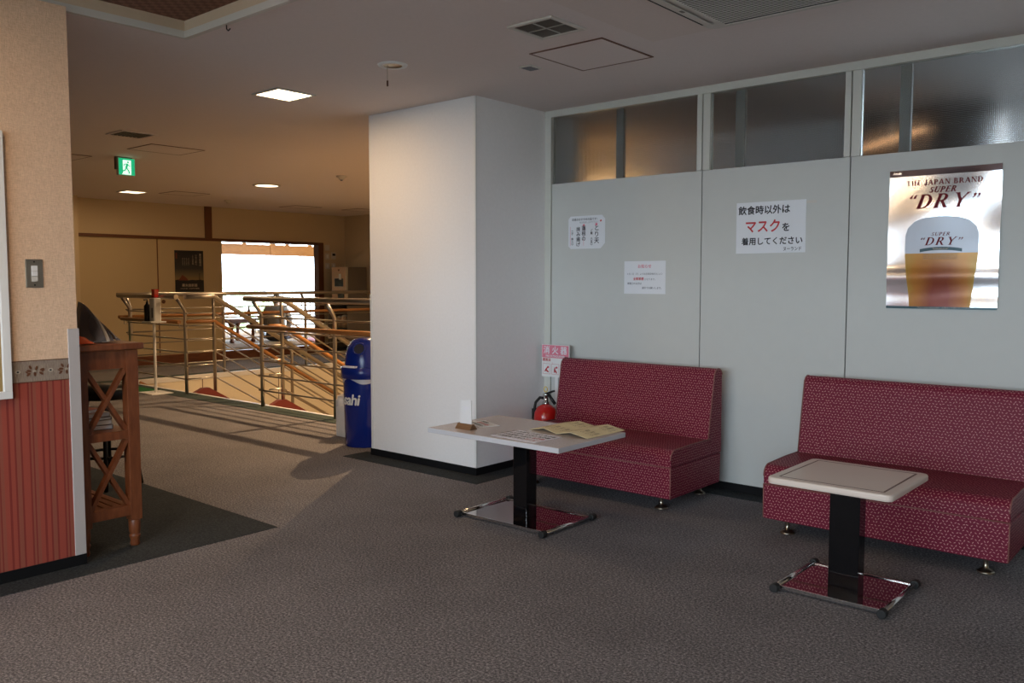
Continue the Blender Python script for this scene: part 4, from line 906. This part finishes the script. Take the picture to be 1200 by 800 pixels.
# drink dispenser on a dark cabinet in the far corner
t = thing('drinks_cabinet', (-12.16, 9.70, 0), 'dark open cabinet carrying the drink dispenser', 'cabinet')
for x0, x1 in ((-.27, -.25), (.25, .27)): box('side_panel', 'dispenser_side', x0, x1, -.26, .26, 0, .84, t)
box('cabinet_top', 'black_metal', -.28, .28, -.27, .27, .84, .87, t); box('shelf_board', 'black_metal', -.25, .25, -.25, .25, .42, .44, t); box('shelf_board', 'black_metal', -.25, .25, -.25, .25, .06, .08, t); box('back_panel', 'black_metal', -.25, .25, .24, .26, .06, .84, t)
for k, (x, r, h) in enumerate(((-.14, .055, .20), (.0, .06, .22), (.14, .05, .17))):
    b = thing('canister', (-12.16+x, 9.60, .4405), ['beige canister on the cabinet shelf, beside the side panel', 'taller beige canister in the middle of the cabinet shelf', 'short beige canister on the cabinet shelf'][k], 'canister', 'canisters in the drinks cabinet')
    MB().lathe([(r, 0), (r, h-.03), (r*.9, h-.02)], (0, 0, 0), 18).build('canister_body', 'dispenser', b); MB().lathe([(r*.95, h-.022), (r*.95, h), (r*.3, h+.012)], (0, 0, 0), 18).build('lid', 'offwhite', b)
t = thing('drink_dispenser', (-12.16, 9.70, .8705), 'tall drink dispenser with pale front and dark grey side in the corner', 'dispenser')
box('dispenser_body', 'dispenser_side', -.20, .20, -.20, .24, 0, .64, t, .006); fp = box('front_panel', 'dispenser', -.198, .198, -.225, -.20, .01, .635, t, .004)
box('tap_recess', 'glass_dark', -.12, .12, -.2265, -.225, .30, .44, t); box('tap', 'white', .03, .07, -.25, -.2265, .42, .52, t, .004); box('lower_recess', 'glass_dark', -.03, .14, -.2265, -.225, .02, .17, t); box('logo_plate', 'trim_brown', -.02, .02, -.2265, -.225, .57, .60, t)
box('edge_strip', 'chrome', .198, .206, -.226, -.19, .0, .64, t)

# ------------------------------------------------------------------ ceiling fittings
def frame_mb(hx, hy, wd, z0, z1):
    return MB().box(-hx, hx, -hy, -hy+wd, z0, z1).box(-hx, hx, hy-wd, hy, z0, z1).box(-hx, -hx+wd, -hy+wd, hy-wd, z0, z1).box(hx-wd, hx, -hy+wd, hy-wd, z0, z1)
def hatch(cx, cy, hx, hy, label, mat='trim_brown', wd=.011):
    t = thing('ceiling_hatch', (cx, cy, ZC), label, 'hatch', 'ceiling access hatches'); frame_mb(hx, hy, wd, -.004, .0, ).build('hatch_frame', mat, t); box('hatch_panel', 'ceiling', -hx+wd, hx-wd, -hy+wd, hy-wd, -.003, 0, t)
hatch(-2.668, 3.735, .229, .236, 'square ceiling hatch with a thin brown outline beside the square grille')
hatch(-7.45, 3.90, .225, .25, 'ceiling hatch with thin brown outline next to the green exit sign')
hatch(-8.6, 3.40, .225, .25, 'ceiling hatch with thin brown outline by the dark grille vent')
for x, y, lab in ((-11.0, 6.0, 'ceiling hatch beyond the round lamp, above the railing corner'), (-11.6, 8.3, 'ceiling hatch near the wide bright opening'), (-11.3, 9.3, 'ceiling hatch above the drink dispenser corner')): hatch(x, y, .225, .25, lab, wd=.014)
t = thing('ceiling_vent', (-2.538, 3.193, ZC), 'square ceiling grille with four dark mesh cells', 'vent')
frame_mb(.131, .131, .022, -.010, 0).build('frame', 'offwhite', t, .002); box('backing', 'dark_gap', -.11, .11, -.11, .11, -.003, 0, t); MB().box(-.004, .004, -.11, .11, -.007, -.003).box(-.11, .11, -.004, .004, -.007, -.003).build('cross_bar', 'steel', t)
mb = MB()
for k in range(-10, 11): mb.box(-.11, .11, k*.0105-.0012, k*.0105+.0012, -.0062, -.003)
mb.build('mesh', 'dispenser_side', t)
t = thing('ceiling_vent', (-6.88, 3.315, ZC), 'dark slatted ceiling vent in the hall near the exit sign', 'vent')
frame_mb(.145, .145, .02, -.008, 0).build('frame', 'ceiling', t); box('backing', 'dark_gap', -.125, .125, -.125, .125, -.002, 0, t)
for k in range(8): box('slat', 'dispenser_side', -.125, .125, -.115+k*.031, -.10+k*.031, -.006, -.002, t)
t = thing('ceiling_plate', (-3.072, 3.722, ZC), 'small grey plate on the ceiling beside the outlined hatch', 'plate'); box('plate', 'offwhite', -.042, .042, -.05, .05, -.008, 0, t, .003)
box('grey_insert', 'grey_ink', -.03, .03, -.04, .04, -.010, -.008, t)
t = thing('downlight', (-3.611, 3.197, ZC), 'unlit round downlight with a hanging pull cord', 'downlight')
MB().lathe([(.052, -.006), (.078, -.007), (.082, 0)], (0, 0, 0), 32, False).build('trim_ring', 'white', t); MB().lathe([(.053, -.006), (.05, -.001), (.0, -.0005)], (0, 0, 0), 28, False).build('reflector', 'brass', t)
MB().tube([(-.02, -.02, -.003), (-.02, -.02, -.085)], .0016, 6).build('pull_cord', 'brass', t); MB().tube([(-.02, -.02, -.085), (-.02, -.02, -.115)], .005, 8).build('cord_pull', 'inlay', t)
def lamp_light(kind, parent, loc, energy, size, color=LAMP_WARM, spot=None):
    l = bpy.data.lights.new('lamp_light', kind); l.energy = energy; l.color = color
    if kind == 'AREA': l.shape = 'SQUARE'; l.size = size
    else: l.shadow_soft_size = size
    if kind == 'SPOT': l.spot_size = spot; l.spot_blend = .6
    o = bpy.data.objects.new('lamp_light', l); COL.objects.link(o); o.parent = parent; o.location = loc; return o
def square_lamp(x, y, z, hs, label, energy, face):
    t = thing('ceiling_lamp', (x, y, z), label, 'ceiling lamp', 'square ceiling lamps')
    frame_mb(hs, hs, .018, -.010, 0).build('frame', 'offwhite', t, .002); box('diffuser', face, -hs+.018, hs-.018, -hs+.018, hs-.018, -.006, 0, t); MB().box(-.003, .003, -hs+.02, hs-.02, -.008, -.006).box(-hs+.02, hs-.02, -.003, .003, -.008, -.006).build('divider', 'offwhite', t)
    lamp_light('AREA', t, (0, 0, -.014), energy, hs*1.7)
square_lamp(-4.686, 3.241, ZC, .142, 'square lit ceiling lamp in front of the pillar', 9, 'lamp_face')
square_lamp(-11.3, 5.43, ZC, .15, 'square lit ceiling lamp near the sliding panels', 9, 'lamp_dim')
def round_lamp(x, y, label, energy):
    t = thing('round_downlight', (x, y, ZC), label, 'downlight', 'round lit downlights over the stairwell')
    MB().lathe([(.135, -.010), (.165, -.010), (.172, 0)], (0, 0, 0), 36, False).build('trim_ring', 'offwhite', t); MB().lathe([(.136, -.008), (.10, -.004), (0, -.003)], (0, 0, 0), 32, False).build('diffuser', 'lamp_dim', t)
    lamp_light('SPOT', t, (0, 0, -.03), energy, .022, spot=math.radians(146))
round_lamp(-9.27, 6.14, 'round lit downlight above the stair flight', 85)
round_lamp(-9.27, 9.1, 'added unseen round downlight brightening the far corner of the hall', 70)  # added out of view behind the pillar to lift the dark far corner
round_lamp(-6.28, 6.05, 'round lit downlight above the stairwell beside the pillar', 400)
for x, y, lab in ((-2.75, .55, 'square lamp in the woven ceiling recess toward the sofas'), (-1.9, -1.2, 'square lamp in the woven ceiling recess toward the windows'), (1.1, .9, 'square lamp in the woven ceiling recess toward the side wall')): square_lamp(x, y, RZ+.04, .142, lab, 14 if x < -2.5 else 6, 'lamp_face')
t = thing('smoke_detector', (-7.81, 6.14, ZC), 'small round smoke detector on the hall ceiling beside the pillar', 'detector')
MB().lathe([(.0, -.045), (.03, -.043), (.035, -.025), (.055, -.02), (.06, 0)], (0, 0, 0), 24, False).build('detector_body', 'offwhite', t); MB().lathe([(.012, -.055), (.015, -.044)], (0, 0, 0), 12).build('sensor', 'grey_ink', t)
t = thing('smoke_detector', (-11.4, 6.9, ZC), 'small smoke detector above the brown wall post', 'detector')
MB().lathe([(.0, -.045), (.03, -.043), (.035, -.025), (.055, -.02), (.06, 0)], (0, 0, 0), 20, False).build('detector_body', 'offwhite', t)
# green exit sign
t = thing('exit_sign', (-8.2, 3.893, 2.352), 'small glowing green running-man exit sign hanging from the hall ceiling', 'exit sign')
box('sign_case', 'offwhite', -.04, .0, -.082, .082, -.082, .082, t, .002); box('mount', 'dispenser_side', -.03, -.01, -.085, .06, .082, ZC-2.352, t); box('side_bracket', 'dispenser_side', -.04, 0, -.10, -.083, -.03, ZC-2.352, t)
box('green_face', 'sign_green', 0, .002, -.077, .077, -.078, .078, t); EF = lambda z: ((z, 0, 0), (0, 1, 0), (0, 0, 1))
MB().poly([(-.038, -.06), (-.05, -.074), (.042, -.074), (.042, .062), (-.038, .062)], EF(.0025)).build('doorway', 'sign_white', t)
mb = MB()
def limb(pts, w_):
    for (a, b), (c_, d_) in zip(pts[:-1], pts[1:]):
        n_ = math.hypot(c_-a, d_-b) or 1; ux, uy = -(d_-b)/n_*w_, (c_-a)/n_*w_; mb.poly([(a-ux, b-uy), (c_-ux, d_-uy), (c_+ux, d_+uy), (a+ux, b+uy)], EF(.0030))
mb.poly(blob(.012, .043, .009, .009, 0, 10), EF(.0030)); limb([(.006, .03), (-.006, -.012)], .010); limb([(.008, .026), (.022, .008), (.038, .006)], .004); limb([(.0, .028), (-.022, .022), (-.028, .008)], .004)
limb([(-.002, -.012), (.016, -.036), (.024, -.062)], .006); limb([(-.008, -.012), (-.016, -.034), (-.046, -.044)], .006); mb.build('running_figure', 'sign_green', t)
# air conditioner cassette
AX0, AX1, AY0, AY1 = -1.945, -.985, 2.70, 3.66
box('ceiling_patch', 'patch', -2.29, -.7, 2.4, 3.72, ZC-.0025, ZC, ceil, .0)
t = thing('air_conditioner', ((AX0+AX1)/2, (AY0+AY1)/2, ZC-.0025), 'beige ceiling air conditioner cassette with a slatted intake', 'air conditioner')
ax, ay = (AX1-AX0)/2, (AY1-AY0)/2
fr3 = ((0, 0, -.034), (1, 0, 0), (0, 1, 0))
MB().poly(rounded_rect(ax, ay, .05), ((0, 0, 0), (1, 0, 0), (0, 1, 0)), .022).build('panel', 'offwhite', t, .004)
gx, gy = ax-.10, ay-.055
box('intake_backing', 'dark_gap', -gx, gx, -gy, gy, -.026, -.021, t)
frame_mb(gx+.02, gy+.02, .022, -.029, -.022).build('intake_frame', 'offwhite', t, .003)
mb = MB(); n_ = int(2*gy/.021)
for k in range(n_): mb.box(-gx, gx, -gy+k*.021, -gy+k*.021+.0085, -.0275, -.0262)
mb.build('intake_slats', 'offwhite', t)
for s in (-1, 1):
    box('outlet_slot', 'dark_gap', s*(ax-.022)-.014, s*(ax-.022)+.014, -ay+.10, ay-.10, -.0235, -.021, t); o = box('louver', 'offwhite', s*(ax-.045)-.016, s*(ax-.045)+.016, -ay+.09, ay-.09, -.032, -.0255, t, .003)
box('logo_plate', 'dispenser_side', -gx-.05, -gx-.035, .1, .13, -.0352, -.034, t)

# ------------------------------------------------------------------ outside the far window
gr = struct(box('ground', 'ground', -140, 100, -120, 120, -5.2, -5.0), 'outdoor ground')
dk = struct(box('floor_balcony', 'ext_grey', FXW-1.6, FXW-.1, 8.5, 15, -.15, .05), 'balcony floor')
t = thing('balcony_railing', (FXW-1.5, 0, .05), 'pale balcony railing outside the wide window', 'railing')
box('top_bar', 'offwhite', -.03, .03, 8.6, 15, .80, .85, t); box('bottom_bar', 'offwhite', -.02, .02, 8.6, 15, .10, .14, t)
for yy in (8.65, 10.8, 12.9, 14.9): box('post', 'offwhite', -.025, .025, yy-.025, yy+.025, 0, .80, t)
for k in range(24): box('baluster', 'offwhite', -.012, .012, 8.7+k*.27, 8.73+k*.27, .14, .80, t)
t = thing('chimney', (-34, 21.9, -5), 'grey chimney beyond the balcony', 'chimney'); box('stack', 'ext_grey', -.3, .3, -.28, .28, 0, 6.55, t); box('cap', 'ext_grey', -.36, .36, -.34, .34, 6.55, 6.7, t)
def tree(x, y, z0, h, r, label, n=420):
    t = thing('tree', (x, y, z0), label, 'tree', 'trees beyond the balcony'); MB().tube([(0, 0, 0), (.05, 0, h*.5), (0, .05, h*.85)], .12, 8, .04).build('trunk', 'bark', t); mb = MB()
    for _ in range(n):
        a, b, q = random.uniform(0, 2*PI), random.uniform(-1, 1), random.uniform(.35, 1)**.5; s_ = math.sqrt(1-b*b)
        c_ = Vector((r*q*s_*math.cos(a), r*q*s_*math.sin(a), h-r*.8+r*.8*q*b)); d1 = Vector((random.gauss(0, 1), random.gauss(0, 1), random.gauss(0, .6))).normalized(); d2 = d1.cross(Vector((random.random(), random.random(), 1))).normalized(); k = random.uniform(.10, .2)
        mb.add([c_-d1*k, c_-d2*k*.5, c_+d1*k, c_+d2*k*.5], [(0, 1, 2, 3)])
    mb.build('foliage', 'leaf', t)['kind'] = 'stuff'
tree(-26, 15.9, -5, 6.1, 1.0, 'leafy tree beyond the balcony beside the window jamb'); tree(-30, 19.2, -5, 5.9, 1.0, 'leafy tree further off, seen beside the grey chimney')

# ------------------------------------------------------------------ pieces of parts go one level deeper, under the part they sit on
UNDER = {'rubber_cap': ('side_bar',), 'piping': ('seat_cushion', 'backrest', 'base'), 'hole': ('lid_dome',), 'hole_ring': ('lid_dome',), 'label_sticker': ('bottle_body',), 'bracket': ('wooden_handrail', 'handrail_bar'),
         'lettering': ('paper_sheet', 'sheet', 'foil_sheet', 'board', 'poster_sheet', 'bin_body'), 'red_dot': ('paper_sheet',), 'red_line': ('paper_sheet',), 'tap': ('front_panel',), 'tap_recess': ('front_panel',), 'lower_recess': ('front_panel',),
         'pictogram': ('board',), 'red_field': ('board',), 'cord_pull': ('pull_cord',), 'divider': ('diffuser',), 'doorway': ('green_face',), 'running_figure': ('green_face',), 'printed_beer': ('foil_sheet',), 'printed_foam': ('foil_sheet',),
         'printed_band': ('foil_sheet',), 'printed_foot': ('foil_sheet',), 'dark_band': ('foil_sheet',), 'printed_skyline': ('poster_sheet',), 'printed_mountain': ('poster_sheet',), 'red_stamp': ('poster_sheet',), 'inlay': ('table_top',), 'edge_band': ('table_top',),
         'screw': ('plate',), 'rocker': ('plate',), 'pilot_lamp': ('plate',), 'display': ('plate',), 'socket_face': ('plate',), 'cap': ('glass', 'stack'), 'pump': ('dispenser_body',), 'sensor': ('detector_body',)}
def kind_of(o): return o.name.split('.')[0]
def centre(o): return sum((Vector(q) for q in o.bound_box), Vector())/8
for root_ in [o for o in COL.objects if o.type == 'EMPTY' and o.parent is None]:
    parts = [o for o in COL.objects if o.parent == root_ and o.type == 'MESH']
    for o in parts:
        hosts = [q for q in parts if kind_of(q) in UNDER.get(kind_of(o), ()) and q != o and q.matrix_basis == Matrix.Identity(4)]
        if hosts: o.parent = min(hosts, key=lambda q: (centre(q)-centre(o)).length)
